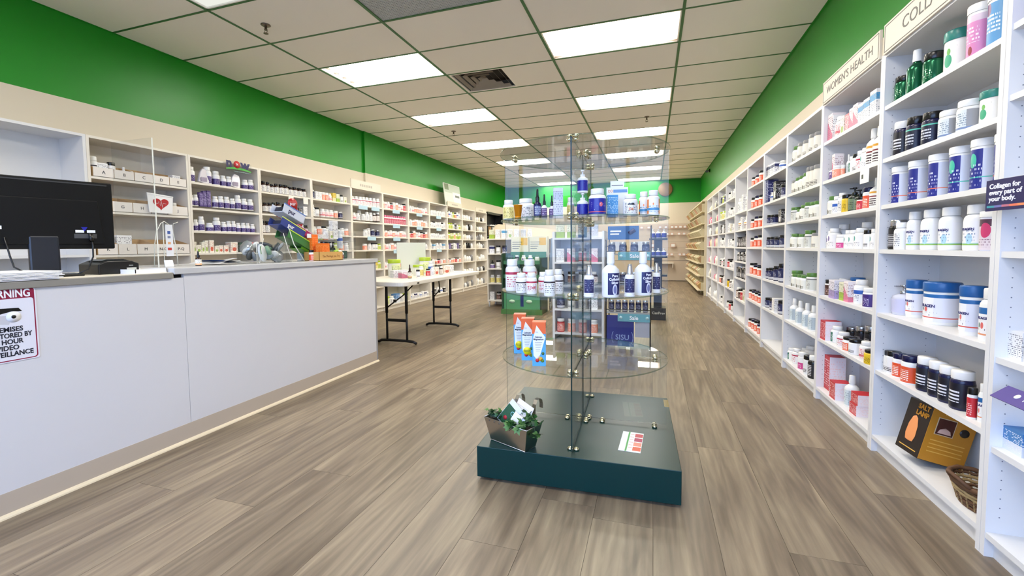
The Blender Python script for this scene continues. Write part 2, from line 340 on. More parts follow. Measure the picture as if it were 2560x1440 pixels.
for c in range(5):
    for n in range(n0, n1):
        ya, yb = GY0 + GP * n, GY0 + GP * (n + 1)
        ya, yb = max(ya, YF), min(yb, YB)
        if yb - ya < 0.03: continue
        xa, xb = GX[c], GX[c + 1]; w, l = xb - xa - 0.004, yb - ya - 0.004
        if (c, n) in lights_on:
            side = 'left' if c == 1 else 'right'; k = (n + 4) // 3
            ordn = ['above the camera out of frame', 'at the top edge of the frame', 'first full', 'second full', 'third full', 'fourth full', 'fifth full', 'sixth full', 'farthest'][k]
            if c == 1 and n == 2: lb = 'uncovered fluorescent ceiling light showing its bare tubes, left row'
            elif c == 1 and n == -1: lb = 'pale unlit looking ceiling light cut by the top edge of the photo'
            else: lb = 'lit fluorescent ceiling light, flat diffuser, %s, %s row' % (ordn, side)
            t = thing('ceiling_light', lb, 'ceiling light', (xa + (xb - xa) / 2, (ya + yb) / 2, ZC), group='fluorescent ceiling lights')
            hx, hy = (xb - xa) / 2 - 0.012, (yb - ya) / 2 - 0.010
            bb = mb(); box(bb, -hx, hx, -hy, hy, 0.10, 0.11); box(bb, -hx, -hx + .012, -hy, hy, 0, .10); box(bb, hx - .012, hx, -hy, hy, 0, .10)
            box(bb, -hx, hx, -hy, -hy + .012, 0, .10); box(bb, -hx, hx, hy - .012, hy, 0, .10); obj('housing', bb, hous, t)
            if c == 1 and n == 2:
                for k4 in range(4):
                    yy = -hy + 0.09 + k4 * (2 * hy - 0.18) / 3
                    bb = mb(); tube(bb, [(-hx + .06, yy, .05), (hx - .03, yy, .05)], 0.018, 10); obj('tube_lamp', bb, tubem, t)
                    bb = mb(); box(bb, -hx + .02, -hx + .06, yy - .03, yy + .03, .03, .1); obj('lamp_holder', bb, hous, t)
            else:
                bb = mb(); box(bb, -hx + .012, hx - .012, -hy + .012, hy - .012, 0.012, 0.018); obj('diffuser', bb, dimd if (c == 1 and n == -1) else diff, t)
            continue
        if c == 2 and n == 0:
            t = thing('return_air_grille', 'grey perforated return air panel at the top edge of the photo', 'vent', ((xa+xb)/2, (ya+yb)/2, ZC))
            bb = mb(); box(bb, -w/2, w/2, -l/2, l/2, .012, .02); obj('backing', bb, mat('grille_dark', (70, 74, 76), 0.7), t)
            bb = mb()
            for q in range(60):
                xx = -w/2 + w * (q + .5) / 60; box(bb, xx - .0065, xx + .0065, -l/2, l/2, .004, .010)
            for q in range(30):
                yy = -l/2 + l * (q + .5) / 30; box(bb, -w/2, w/2, yy - .0065, yy + .0065, .003, .0105)
            o = obj('perforated_sheet', bb, mat('grille_grey', (168, 172, 172), 0.5), t); continue
        if c == 2 and n == 3:      # half the tile is a stepped square air diffuser
            t = thing('air_diffuser', 'stepped square white ceiling air diffuser between the two light rows', 'vent', (xa + 0.33, (ya+yb)/2, ZC))
            bb = mb(); box(bb, -.29, .29, -.29, .29, .10, .11); obj('duct_back', bb, mat('duct_dark', (38, 32, 28), 0.8), t)
            for q, hh in enumerate((.265, .19, .12, .055)):
                bb = mb()
                zt = .004 + .004 * q
                for s in (-1, 1):
                    for ax in (0, 1):
                        a, c_ = hh, hh - .028
                        if ax == 0: vs_ = [(-a, s*a, zt), (a, s*a, zt), (c_, s*c_, zt + .03), (-c_, s*c_, zt + .03)]
                        else: vs_ = [(s*a, -a, zt), (s*a, a, zt), (s*c_, c_, zt + .03), (s*c_, -c_, zt + .03)]
                        vv = [bb.verts.new(p) for p in vs_]; bb.faces.new(vv)
                bmesh.ops.solidify(bb, geom=bb.faces[:], thickness=0.003)
                obj('louvre_ring', bb, mat('diffuser_white', (196, 186, 172), 0.5), t)
            bb = mb(); box(bb, .305, w - .34 + .0, -l/2, l/2, 0, .015); box(bb, -.33, -.29, -l/2, l/2, 0, .015); box(bb, -.29, .305, .27, l/2, 0, .015); box(bb, -.29, .305, -l/2, -.27, 0, .015)
            obj('ceiling_tile', bb, M['tile'], ceil, loc=(xa + 0.33, (ya+yb)/2, ZC)); continue
        key = (round(w, 3), round(l, 3))
        if key not in TM:
            bb = mb(); box(bb, 0, w, 0, l, 0, 0.015); me = fin(bb, 'ceiling_tile'); me.materials.append(M['tile']); TM[key] = me
        obj('ceiling_tile', None, None, ceil, loc=(xa + .002, ya + .002, ZC), mesh=TM[key])

# ---------------------------------------------------------------- wall shelving units
SH = [0.40, 0.69, 1.005, 1.222, 1.447, 1.70]      # shelf undersides; boards are 20 mm
def unit(name, label, side, y0, y1, shelves=SH, m=None, holes=False, group=None, openback=True, zt=1.975):
    m = m or (M['white'] if side > 0 else M['cream'])
    xf = FRX if side > 0 else FLX; xw = XR if side > 0 else (XL + (0.037 if y0 > 6.0 else 0.002))
    xw = XR - 0.002 if side > 0 else xw
    s = side; t = thing(name, label, 'shelving', (xf, (y0 + y1) / 2, 0), group=group)
    hy = (y1 - y0) / 2; dx = xw - xf
    def B(nm, xa, xb, ya, yb, za, zb):
        bb = mb(); box(bb, min(xa, xb), max(xa, xb), ya, yb, za, zb); return obj(nm, bb, m, t)
    for sg in (-1, 1):
        ya, yb = (-hy, -hy + .02) if sg < 0 else (hy - .02, hy)
        bb = mb(); prism(bb, [(0, 0), (0, zt), (dx, zt), (dx, 0)], ya, yb); obj('side_panel', bb, m, t)
    B('back_panel', dx - .006 * s, dx, -hy + .02, hy - .02, .065, zt - .02)
    B('top_panel', 0, dx, -hy + .02, hy - .02, zt - .02, zt)
    B('bottom_shelf', .001 * s, dx - .006 * s, -hy + .02, hy - .02, .065, .085)
    B('kick_board', .025 * s, .043 * s, -hy + .02, hy - .02, 0, .065)
    for z in shelves: B('shelf', .004 * s, dx - .006 * s, -hy + .02, hy - .02, z, z + .02)
    if holes:
        bb = mb()
        k = 0
        z = .14
        while z < 1.93:
            if min(abs(z - q - .01) for q in shelves) > .02:
                for xx in (.035, .205):
                    n = 6; v = [bb.verts.new((xx * s + .0022 * math.cos(2*PI*i/n), hy - .0203, z + .0022 * math.sin(2*PI*i/n))) for i in range(n)]; bb.faces.new(v)
            z += .032
        o = obj('pin_holes', bb, M['hole'], t); o['kind'] = 'stuff'
    return t
RY = [1.85 + 0.7955 * k for k in range(-1, 11)]
rdesc = ['white shelving unit cut by the right edge of the photo', 'white shelving unit under the COLLAGEN header board',
 "white shelving unit under the WOMEN'S HEALTH header board", 'white shelving unit stocked with green lidded jars', 'white shelving unit with navy jars and an empty bottom',
 'white shelving unit stocked with orange labelled jars', 'white shelving unit with black and white cartons', 'white shelving unit second beyond the orange stocked one',
 'white shelving unit third beyond the orange stocked one', 'white shelving unit fourth beyond the orange stocked one', 'white shelving unit last before the cream bin rack']
for k in range(11):
    sh = list(SH)
    if k == 6: sh = [.22 + .1, .60, .82, 1.005, 1.222, 1.46]
    if k == 0: sh = [.36, .66, 1.005, 1.24, 1.50, 1.72]
    unit('shelving_unit', rdesc[k], 1, RY[k], RY[k + 1] - 0.002, sh, holes=k < 4, group='white shelving along the right wall')
LY = [2.31 + 0.8 * k for k in range(-2, 12)]
ldesc = ['pale shelving unit out of frame left of the monitor', 'pale open shelving unit with an empty white back, behind the monitor', 'pale shelving unit holding the lettered cardboard bins', 'pale shelving unit stocked with purple labelled bottles',
 'pale shelving unit stocked with dark capped white bottles', 'pale shelving unit behind the glass counter display', 'pale shelving unit with header board left of the wall corner',
 'pale shelving unit with the row of dark pink bottles', 'pale shelving unit behind the folding table, orange bottles', 'pale shelving unit behind the folding table, far half',
 'pale shelving unit below the leaning poster', 'pale shelving unit between the poster and the last one', 'last pale shelving unit beside the black rack']
for k in range(13):
    sh = list(SH)
    if k in (0, 1): sh = [.40, .69, 1.005]
    if k == 2: sh = [.40, .69, 1.0, 1.36, 1.635]
    zt = 1.975
    unit('shelving_unit', ldesc[k], -1, LY[k], LY[k + 1] - 0.002, sh, group='pale shelving along the left wall', m=M['white'] if k == 1 else None)

# ---------------------------------------------------------------- service counter
ct = thing('service_counter', 'long white laminate service counter with taupe base, left foreground', 'counter', (-2.43, 0.5, 0))
def cb(nm, x0, x1, y0, y1, z0, z1, m, bev=0.0):
    bb = mb(); box(bb, x0 + 2.43, x1 + 2.43, y0 - .5, y1 - .5, z0, z1); return obj(nm, bb, m, ct, bevel=bev)
cb('front_panel', -2.45, -2.43, YF + .3, 1.712, .10, .905, M['counter'])
cb('front_panel', -2.45, -2.43, 1.714, 3.43, .10, .925, M['counter'])
cb('end_panel', -3.05, -2.428, 3.43, 3.45, 0, .925, mat('grey_counter_edge', (150, 148, 150), .5))
cb('base_board', -2.45, -2.428, YF + .3, 3.43, .012, .10, M['base'])
cb('rear_panel', -3.05, -3.03, YF + .3, 3.43, 0, .905, M['counter'])
bb = mb(); prism(bb, [(0.002, 0), (.016, 0), (.0145, .006), (.011, .011), (.006, .0145), (.002, .016)], YF + .3 - .5, 3.45 - .5); obj('quarter_round', bb, M['qround'], ct)
cb('lower_top', -3.08, -2.418, YF + .3, 1.654, .905, .935, M['graytop'], .003)
cb('lower_deck', -3.06, -2.43, YF + .32, 1.654, .9351, .937, mat('cream_deck', (226, 218, 200), .4))
cb('marbled_top', -3.12, -2.415, 1.656, 3.465, .925, .958, M['slab'], .003)
# ---------------------------------------------------------------- product kit: unit meshes (radius 1, height 1) scaled per thing
def cyl_label(bm, r, z0, z1, mi=0, n=24): lathe(bm, [(r * .999, z0), (r, z0 + .002), (r, z1 - .002), (r * .999, z1)], n, mi)
def P_body(k, bm, n, mi):
    pr = {
     'pill': [(0, .0), (.93, .0), (1, .025), (1, .66), (.97, .71), (.85, .76), (.70, .785), (.66, .80), (0, .80)],
     'jar': [(0, 0), (.93, 0), (1, .03), (1, .70), (.97, .75), (.86, .79), (0, .79)],
     'can': [(0, 0), (.96, 0), (1, .015), (1, .84), (.98, .85), (0, .85)],
     'tub': [(0, 0), (.93, 0), (.97, .03), (1, .74), (1.0, .80), (0, .80)],
     'liquid': [(0, 0), (.95, 0), (1, .02), (1, .56), (.95, .61), (.62, .68), (.38, .72), (.36, .76), (0, .76)],
     'spray': [(0, 0), (.98, 0), (1.06, .02), (1.06, .05), (1, .07), (1, .58), (.85, .66), (.5, .69), (0, .69)],
     'pump': [(0, 0), (.95, 0), (1, .02), (1, .55), (.93, .62), (.5, .69), (.36, .70), (0, .70)],
     'dropper': [(0, 0), (.93, 0), (1, .02), (1, .44), (.93, .49), (.5, .55), (.42, .57), (0, .57)],
     'slim': [(0, 0), (.95, 0), (1, .02), (1, .78), (.9, .80), (0, .80)],
    }[k]
    lathe(bm, pr, n, mi)
    if k == 'spray': lathe(bm, [(1.0, .085), (1.05, .095), (1.05, .11), (1.0, .12)], n, mi)
def P_cap(k, bm, n, mi):
    pr = {
     'pill': [(.74, .80), (.76, .805), (.76, .97), (.72, 1), (0, 1)],
     'jar': [(.90, .79), (.93, .795), (.93, .97), (.89, 1), (0, 1)],
     'can': [(1.03, .85), (1.04, .86), (1.04, .985), (1.0, 1), (0, 1)],
     'tub': [(1.04, .78), (1.06, .79), (1.06, .97), (1.0, 1), (0, 1)],
     'liquid': [(.45, .74), (.46, .76), (.42, .985), (.38, 1), (0, 1)],
     'spray': [(.62, .66), (.66, .69), (.62, .76), (.5, .90), (.38, .99), (.3, 1), (0, 1)],
     'pump': [(.42, .69), (.44, .70), (.44, .80), (.15, .81), (.15, .93), (.34, .935), (.36, 1), (0, 1)],
     'dropper': [(.5, .56), (.52, .57), (.5, .72), (.34, .74), (.30, .80), (.26, .97), (.16, 1), (0, 1)],
     'slim': [(.9, .80), (.92, .81), (.9, .985), (.84, 1), (0, 1)],
    }[k]
    lathe(bm, pr, n, mi)
    if k == 'pump': box(bm, -.14, .14, -.85, .1, .93, .975, mi)
LZ = {'pill': (.07, .64), 'jar': (.06, .69), 'can': (.03, .80), 'tub': (.08, .72), 'liquid': (.06, .54), 'spray': (.13, .55), 'pump': (.08, .53), 'dropper': (.05, .43), 'slim': (.05, .75)}
CATN = {'pill': ('pill_bottle', 'bottle'), 'jar': ('supplement_jar', 'jar'), 'can': ('canister', 'canister'), 'tub': ('powder_tub', 'tub'), 'liquid': ('liquid_bottle', 'bottle'),
        'spray': ('spray_bottle', 'bottle'), 'pump': ('pump_bottle', 'bottle'), 'dropper': ('dropper_bottle', 'bottle'), 'slim': ('slim_bottle', 'bottle'), 'box': ('carton', 'carton'), 'pouch': ('pouch', 'pouch')}
def pm(name, rgb, rough=.3, metal=0.0): return mat('product_' + name, rgb, rough, metal)
C = dict(white=pm('white', (238, 238, 236)), offw=pm('off_white', (226, 220, 205)), black=pm('black', (16, 16, 18), .25), navy=pm('navy', (18, 20, 62), .25), green=pm('green', (86, 128, 62)),
  dgreen=pm('deep_green', (20, 92, 62), .2, .6), amber=pm('amber', (52, 24, 12), .12), blue=pm('blue', (30, 92, 158), .3), orange=pm('orange', (226, 86, 40)), silver=pm('silver', (200, 200, 205), .2, .9),
  clear=pm('milky', (206, 208, 222), .15), purple=pm('purple', (72, 46, 110)), red=pm('red', (178, 30, 40)), pink=pm('pink', (218, 120, 150)), yellow=pm('yellow', (232, 196, 60)), lime=pm('lime', (170, 196, 50)),
  cream=pm('cream', (232, 222, 190)), dark=pm('dark_green_glass', (20, 34, 24), .15), grey=pm('grey', (130, 130, 132)), lav=pm('lavender', (196, 188, 214)), teal=pm('teal', (40, 130, 120)))
# style: (shape, body, cap, label material or None, description)
WI = (40, 40, 50); S = {}
def st(k, shape, body, cap, lab, desc): S[k] = (shape, body, cap, lab, desc)
W_ = (240, 240, 240)
st('orange', 'jar', 'white', 'black', label_mat((228, 92, 48), (250, 240, 230), stripes=((.60, .69, W_),), zr=(.1, .55), dens=.5), 'white jar with orange label and black cap')
st('orangen', 'jar', 'white', 'navy', label_mat((226, 84, 42), (250, 240, 230), stripes=((.62, .69, W_),), zr=(.1, .5), dens=.5), 'white jar with orange label and navy cap')
st('navyj', 'jar', 'navy', 'black', label_mat((24, 28, 78), (200, 205, 220), stripes=((.06, .24, (196, 198, 206)),), zr=(.3, .6)), 'navy jar with silver band and black cap')
st('greenlid', 'pill', 'white', 'green', label_mat((232, 232, 224), (120, 120, 110), zr=(.08, .24), dens=.6, dots=((0, .17, .35, (120, 116, 100)),)), 'white bottle with green cap')
st('greentub', 'jar', 'white', 'green', label_mat((214, 216, 210), (130, 130, 124), zr=(.1, .6), stripes=((.62, .69, (120, 120, 120)),)), 'wide white jar with green lid')
st('brownlid', 'slim', 'offw', 'grey', label_mat((232, 230, 220), (90, 84, 78), zr=(.08, .3), dens=.6), 'tall white bottle with grey cap')
st('purple', 'pill', 'white', 'white', label_mat((76, 58, 120), (200, 195, 220), stripes=((.46, .64, (232, 232, 236)), (.44, .46, (120, 100, 160))), zr=(.1, .42), dens=.35), 'white bottle with purple label')
st('purplec', 'box', 'purple', None, None, 'purple carton')
st('darkcap', 'pill', 'amber', 'black', label_mat((236, 234, 232), (70, 60, 60), zr=(.1, .6), patch=(1.9, (210, 205, 200))), 'brown bottle with white label and dark cap')
st('white', 'pill', 'white', 'white', label_mat((236, 236, 236), (90, 95, 110), zr=(.1, .6)), 'plain white bottle')
st('whitepink', 'pill', 'white', 'white', label_mat((240, 226, 226), (200, 90, 100), stripes=((.2, .32, (222, 120, 130)),), zr=(.1, .6)), 'white bottle with pink band')
st('pinkrow', 'pill', 'white', 'pink', label_mat((196, 88, 108), (240, 220, 225), zr=(.1, .5)), 'small bottle with dark pink label')
st('coral', 'jar', 'white', 'white', label_mat((238, 150, 120), (250, 240, 235), zr=(.1, .6)), 'white jar with coral label')
st('redband', 'pill', 'white', 'white', label_mat((238, 238, 240), (190, 40, 60), stripes=((.52, .6, (178, 40, 70)),), zr=(.1, .48)), 'white bottle with dark red band')
st('blackband', 'pill', 'white', 'white', label_mat((238, 238, 240), (60, 50, 60), stripes=((.5, .56, (40, 30, 40)),), zr=(.1, .46)), 'white bottle with black band')
st('yellow', 'pill', 'white', 'white', label_mat((236, 222, 140), (150, 130, 60), zr=(.1, .6), patch=(1.2, (240, 236, 190))), 'white bottle with pale yellow label')
st('limel', 'pill', 'white', 'lime', label_mat((206, 216, 110), (90, 110, 40), zr=(.1, .6)), 'bottle with lime label')
st('whiteblk', 'pill', 'black', 'white', label_mat((34, 32, 34), (225, 225, 225), zr=(.1, .6), dens=.6), 'black bottle with white cap')
st('blacksq', 'box', 'black', None, None, 'black and white carton')
st('canblue', 'can', 'white', 'white', label_mat((34, 44, 134), (215, 220, 240), stripes=((.20, .22, (230, 120, 90)),), zr=(.06, .62), dens=.35, patch=(.95, (206, 212, 228)), rows=8), 'white canister with blue front panel')
st('canteal', 'can', 'white', 'white', label_mat((34, 44, 134), (215, 220, 240), stripes=((.24, .26, (60, 190, 170)),), dots=((.15, .58, .34, (70, 190, 160)),), zr=(.06, .52), dens=.35, patch=(.95, (206, 212, 228)), rows=8), 'white canister with blue panel and teal spot')
st('colwhite', 'pill', 'white', 'white', label_mat((238, 238, 240), (120, 140, 170), stripes=((.12, .155, (140, 190, 90)), (.155, .17, (180, 215, 235))), dots=((.45, .26, .28, (176, 214, 232)),), zr=(.2, .45), dens=.35), 'large white bottle with green bottom stripe')
st('colblue', 'tub', 'white', 'blue', label_mat((238, 238, 240), (120, 120, 140), stripes=((.64, .72, (30, 100, 165)), (.16, .185, (214, 90, 80))), dots=((.1, .36, .13, (220, 110, 105)), (-.22, .36, .10, (70, 110, 90))), zr=(.2, .3), dens=.3, patch=(.62, (226, 228, 238))), 'white tub with blue lid and swoosh label')
st('colblues', 'pill', 'white', 'white', label_mat((238, 238, 240), (120, 120, 140), stripes=((.52, .64, (30, 100, 165)), (.12, .15, (226, 150, 110))), dots=((.1, .3, .15, (220, 110, 105)), (-.25, .3, .12, (70, 110, 90))), zr=(.15, .25), dens=.3, patch=(.7, (40, 44, 120))), 'white bottle with blue swoosh label')
st('navyw', 'jar', 'navy', 'white', label_mat((20, 20, 34), (226, 226, 232), zr=(.2, .52), dens=.55, rows=7), 'navy jar with white cap')
st('navyb', 'jar', 'navy', 'black', label_mat((16, 22, 50), (210, 215, 225), stripes=((.60, .64, (90, 190, 170)),), zr=(.2, .5), dens=.5, rows=7), 'navy jar with black cap')
st('blkwht', 'jar', 'white', 'black', label_mat((236, 236, 236), (60, 60, 60), zr=(.1, .3), dens=.6), 'white jar with black cap')
st('greycap', 'jar', 'white', 'white', label_mat((214, 222, 226), (120, 140, 160), stripes=((.1, .16, (120, 140, 180)),), zr=(.2, .6), patch=(.9, (150, 152, 156))), 'white jar with pale grey label')
st('clover', 'tub', 'white', 'teal', label_mat((240, 240, 238), (160, 160, 160), dots=((.25, .36, .34, (70, 170, 130)), (.3, .55, .17, (110, 180, 90))), zr=(.6, .66), dens=.3), 'white tub with green lid and green leaf mark')
st('gmetal', 'jar', 'dgreen', 'black', label_mat((22, 100, 66), (200, 235, 205), zr=(.15, .5), dens=.35, rough=.15, metal=.5), 'metallic green jar with black cap')
st('gliquid', 'liquid', 'dgreen', 'white', label_mat((22, 100, 66), (200, 235, 205), zr=(.12, .4), dens=.3, rough=.15, metal=.5), 'metallic green liquid bottle with clear cap')
st('pinkcan', 'can', 'white', 'white', label_mat((216, 136, 186), (246, 230, 240), dots=((.2, .16, .2, (150, 60, 70)),), zr=(.3, .6), dens=.4, stripes=((.68, .8, (220, 200, 214)),)), 'pink labelled white canister')
st('bluecan', 'can', 'white', 'white', label_mat((96, 158, 208), (235, 245, 252), dots=((-.1, .7, .3, (110, 60, 110)),), zr=(.25, .6), dens=.45), 'sky blue labelled canister')
st('blkshiny', 'jar', 'black', 'silver', label_mat((36, 34, 38), (190, 190, 195), zr=(.1, .5), dens=.6), 'black jar with silver cap')
st('pinkclear', 'can', 'clear', 'white', label_mat((222, 210, 218), (140, 110, 130), dots=((.3, .52, .45, (200, 60, 110)),), zr=(.1, .3), stripes=((.62, .8, (80, 50, 70)),)), 'clear canister with pink print')
st('pumplav', 'pump', 'clear', 'silver', label_mat((196, 196, 222), (110, 110, 150), zr=(.25, .45), dens=.25, rows=6), 'milky bottle with silver cap')
st('squpur', 'pill', 'white', 'white', label_mat((238, 238, 238), (150, 150, 160), dots=((-.1, .5, .30, (96, 60, 140)),), zr=(.1, .35), dens=.4), 'white bottle with purple square')
st('squteal', 'pill', 'white', 'white', label_mat((238, 238, 238), (150, 150, 160), dots=((-.1, .5, .30, (40, 150, 140)),), zr=(.1, .35), dens=.4), 'white bottle with teal square')
st('magenta', 'jar', 'white', 'white', label_mat((206, 70, 140), (250, 230, 240), stripes=((.42, .69, W_),), zr=(.1, .35)), 'white jar with magenta label')
st('bluelab', 'pill', 'white', 'white', label_mat((236, 238, 242), (110, 120, 150), stripes=((.42, .58, (40, 90, 180)),), zr=(.1, .38)), 'white bottle with blue label band')
st('purjar', 'jar', 'white', 'white', label_mat((60, 36, 120), (220, 215, 240), zr=(.1, .5)), 'white jar with deep purple label')
st('brownjar', 'jar', 'white', 'black', label_mat((74, 44, 38), (220, 190, 180), zr=(.1, .5)), 'jar with dark brown label')
st('redlab', 'jar', 'white', 'black', label_mat((196, 40, 50), (250, 230, 230), zr=(.1, .5)), 'jar with red label')
st('dgreenlab', 'pill', 'white', 'white', label_mat((30, 110, 90), (220, 235, 230), zr=(.1, .5), patch=(.5, W_)), 'white bottle with green stripe label')
st('yelblk', 'jar', 'yellow', 'black', label_mat((226, 190, 40), (60, 50, 20), zr=(.1, .5)), 'yellow jar with black cap')
st('dkpump', 'pump', 'dark', 'black', label_mat((110, 128, 100), (40, 44, 40), zr=(.1, .4)), 'dark green pump bottle')
st('multiliq', 'liquid', 'white', 'white', label_mat((238, 236, 230), (60, 40, 50), stripes=((.48, .54, (220, 160, 50)), (.36, .40, (120, 30, 40))), zr=(.08, .34), dens=.55), 'tall white bottle with black and red print')
st('whiteliq', 'liquid', 'white', 'white', label_mat((206, 218, 222), (110, 130, 140), zr=(.12, .45), dens=.35, patch=(.8, (176, 190, 200))), 'white liquid bottle with pale blue label')
st('drop', 'dropper', 'amber', 'black', label_mat((238, 236, 228), (120, 120, 110), stripes=((.06, .16, (230, 176, 120)),), zr=(.2, .4)), 'amber dropper bottle with white label')
st('dropnavy', 'dropper', 'navy', 'black', label_mat((24, 34, 96), (200, 210, 240), zr=(.1, .4), dens=.5), 'navy dropper bottle')
st('droppur', 'dropper', 'white', 'black', label_mat((90, 60, 130), (230, 225, 240), zr=(.1, .4)), 'small dropper bottle with purple label')
st('silver32', 'liquid', 'white', 'white', label_mat((26, 26, 88), (90, 90, 150), zr=(.12, .5), dens=.2, patch=(.85, (232, 236, 244)), front=1.0, dots=((0, .17, .30, (214, 216, 230)), (0, .17, .2, (120, 124, 170)))), 'large white bottle with navy label')
st('silverspray', 'spray', 'white', 'silver', label_mat((40, 42, 92), (200, 200, 225), zr=(.16, .5), dens=.3, patch=(1.15, (232, 236, 244))), 'white spray bottle with navy label and clear cap')
st('pumpblue', 'pump', 'white', 'white', label_mat((30, 34, 150), (170, 175, 230), zr=(.1, .5), dens=.2, patch=(1.3, (30, 34, 150)), rough=.2), 'white pump bottle with bright blue label')
st('jarblue', 'pill', 'white', 'white', label_mat((30, 34, 150), (200, 200, 235), dots=((.35, .42, .2, (226, 110, 120)),), stripes=((.14, .17, (220, 100, 90)),), zr=(.2, .5), dens=.25, rough=.2), 'large white bottle with bright blue label')
st('d3a', 'pill', 'white', 'white', label_mat((238, 238, 238), (70, 140, 190), stripes=((.2, .3, (80, 150, 200)),), dots=((-.1, .45, .12, (230, 140, 70)),), zr=(.1, .4), patch=(.9, (226, 130, 60))), 'white bottle with orange and blue print')
st('cup', 'tub', 'orange', None, None, 'orange cup')
st('navyblk', 'jar', 'navy', 'silver', label_mat((22, 24, 72), (170, 175, 200), stripes=((.06, .2, (170, 172, 182)),), zr=(.25, .6)), 'navy jar with silver lid')
st('limeswirl', 'tub', 'white', 'lime', label_mat((226, 232, 176), (120, 140, 90), zr=(.2, .6), patch=(.9, (240, 240, 232))), 'white tub with lime lid')
st('amberp', 'pill', 'amber', 'white', label_mat((238, 230, 225), (120, 60, 40), zr=(.1, .6)), 'amber bottle with white label')
st('babyjar', 'jar', 'red', 'white', label_mat((220, 120, 110), (250, 240, 235), zr=(.1, .6)), 'small red jar')
BOXC = {}
def boxmat(rgb, rgb2, ink, style='plain', front='-y'):
    """carton print: unit box -.5..0.5, front at -Y; style chooses the lower/upper split"""
    key = ('bx', rgb, rgb2, ink, style)
    if key in BOXC: return BOXC[key]
    m = bpy.data.materials.new('carton_print'); m.use_nodes = True; nt = m.node_tree; N = nt.nodes; L = nt.links; b = N['Principled BSDF']; b.inputs['Roughness'].default_value = .45
    tc = N.new('ShaderNodeTexCoord'); sp = N.new('ShaderNodeSeparateXYZ'); L.new(tc.outputs['Object'], sp.inputs[0])
    def mth(op, a, c=None):
        n = N.new('ShaderNodeMath'); n.operation = op
        for i, v in enumerate((a, c)):
            if v is None: continue
            if isinstance(v, (int, float)): n.inputs[i].default_value = v
            else: L.new(v, n.inputs[i])
        return n.outputs[0]
    def mix(fc, a, r):
        mx = N.new('ShaderNodeMix'); mx.data_type = 'RGBA'; L.new(fc, mx.inputs[0])
        if isinstance(a, tuple): mx.inputs[6].default_value = a
        else: L.new(a, mx.inputs[6])
        mx.inputs[7].default_value = s2l(r) + (1,); return mx.outputs[2]
    x, z = sp.outputs[0], sp.outputs[2]; cur = s2l(rgb) + (1,)
    frontf = mth('LESS_THAN', sp.outputs[1], -.49)
    if style == 'split': cur = mix(mth('LESS_THAN', z, .45), cur, rgb2)
    elif style == 'diag': cur = mix(mth('LESS_THAN', mth('ADD', z, mth('MULTIPLY', x, .5)), .5), cur, rgb2)
    elif style == 'side': cur = mix(mth('GREATER_THAN', mth('ABSOLUTE', x), .49), cur, rgb2)
    elif style == 'band': cur = mix(mth('MULTIPLY', mth('GREATER_THAN', z, .6), mth('LESS_THAN', z, .85)), cur, rgb2)
    elif style == 'spot': cur = mix(mth('LESS_THAN', mth('ADD', mth('POWER', mth('SUBTRACT', z, .3), 2.0), mth('POWER', mth('MULTIPLY', x, .6), 2.0)), .035), cur, rgb2)
    zz = mth('MULTIPLY', z, 14.0); cv = N.new('ShaderNodeCombineXYZ'); L.new(mth('MULTIPLY', mth('ADD', x, sp.outputs[1]), 9.0), cv.inputs[0]); L.new(mth('MULTIPLY', mth('FLOOR', zz), 3.3), cv.inputs[1])
    nz = N.new('ShaderNodeTexNoise'); nz.inputs['Scale'].default_value = 1.5; nz.inputs['Detail'].default_value = 1; L.new(cv.outputs[0], nz.inputs['Vector'])
    f = mth('MULTIPLY', mth('LESS_THAN', mth('FRACT', zz), .5), mth('GREATER_THAN', nz.outputs[0], .52))
    f = mth('MULTIPLY', f, mth('MULTIPLY', mth('LESS_THAN', mth('ABSOLUTE', x), .502), mth('MULTIPLY', mth('GREATER_THAN', z, .1), mth('LESS_THAN', z, .9))))
    cur = mix(f, cur, ink); L.new(cur, b.inputs['Base Color']); BOXC[key] = m; return m
bm_ = lambda *a: boxmat(*a)
X = {}   # carton styles: (material, desc)
def xb(k, a, b2, ink, style, desc): X[k] = (boxmat(a, b2, ink, style), desc)
xb('wpink', (240, 232, 234), (216, 120, 150), (160, 120, 130), 'diag', 'white and pink carton')
xb('wblue', (240, 240, 242), (60, 150, 205), (140, 150, 160), 'band', 'white carton with blue band')
xb('wpl', (240, 240, 240), (226, 226, 226), (130, 130, 140), 'plain', 'white carton')
xb('red', (190, 34, 44), (236, 226, 232), (240, 210, 210), 'side', 'red carton with white sides')
xb('lavg', (226, 222, 232), (170, 150, 200), (110, 110, 120), 'split', 'grey and lavender carton')
xb('limeb', (226, 226, 200), (160, 190, 60), (120, 130, 90), 'split', 'lime green carton')
xb('navyc', (240, 240, 245), (34, 36, 96), (60, 70, 110), 'band', 'white carton with navy band')
xb('navyt', (40, 44, 104), (40, 44, 104), (190, 195, 220), 'plain', 'tall navy carton')
xb('blk', (30, 28, 32), (226, 226, 226), (220, 220, 225), 'spot', 'black and white carton')
xb('herb', (238, 236, 222), (150, 190, 80), (150, 120, 110), 'spot', 'pale carton with green spot')
xb('herbr', (238, 234, 222), (196, 80, 60), (200, 120, 100), 'spot', 'pale carton with red spot')
xb('purc', (76, 58, 120), (76, 58, 120), (190, 180, 220), 'plain', 'purple carton')
xb('orc', (242, 116, 26), (242, 116, 26), (250, 160, 90), 'plain', 'bright orange carton')
xb('skyc', (66, 142, 200), (66, 142, 200), (180, 215, 240), 'plain', 'sky blue carton')
xb('greyc', (214, 216, 226), (190, 200, 214), (150, 150, 170), 'band', 'pale grey carton')
xb('pinkc', (226, 130, 140), (240, 220, 220), (250, 235, 235), 'plain', 'pink carton')
xb('bluec', (70, 130, 190), (220, 226, 235), (230, 235, 245), 'split', 'blue and white carton')
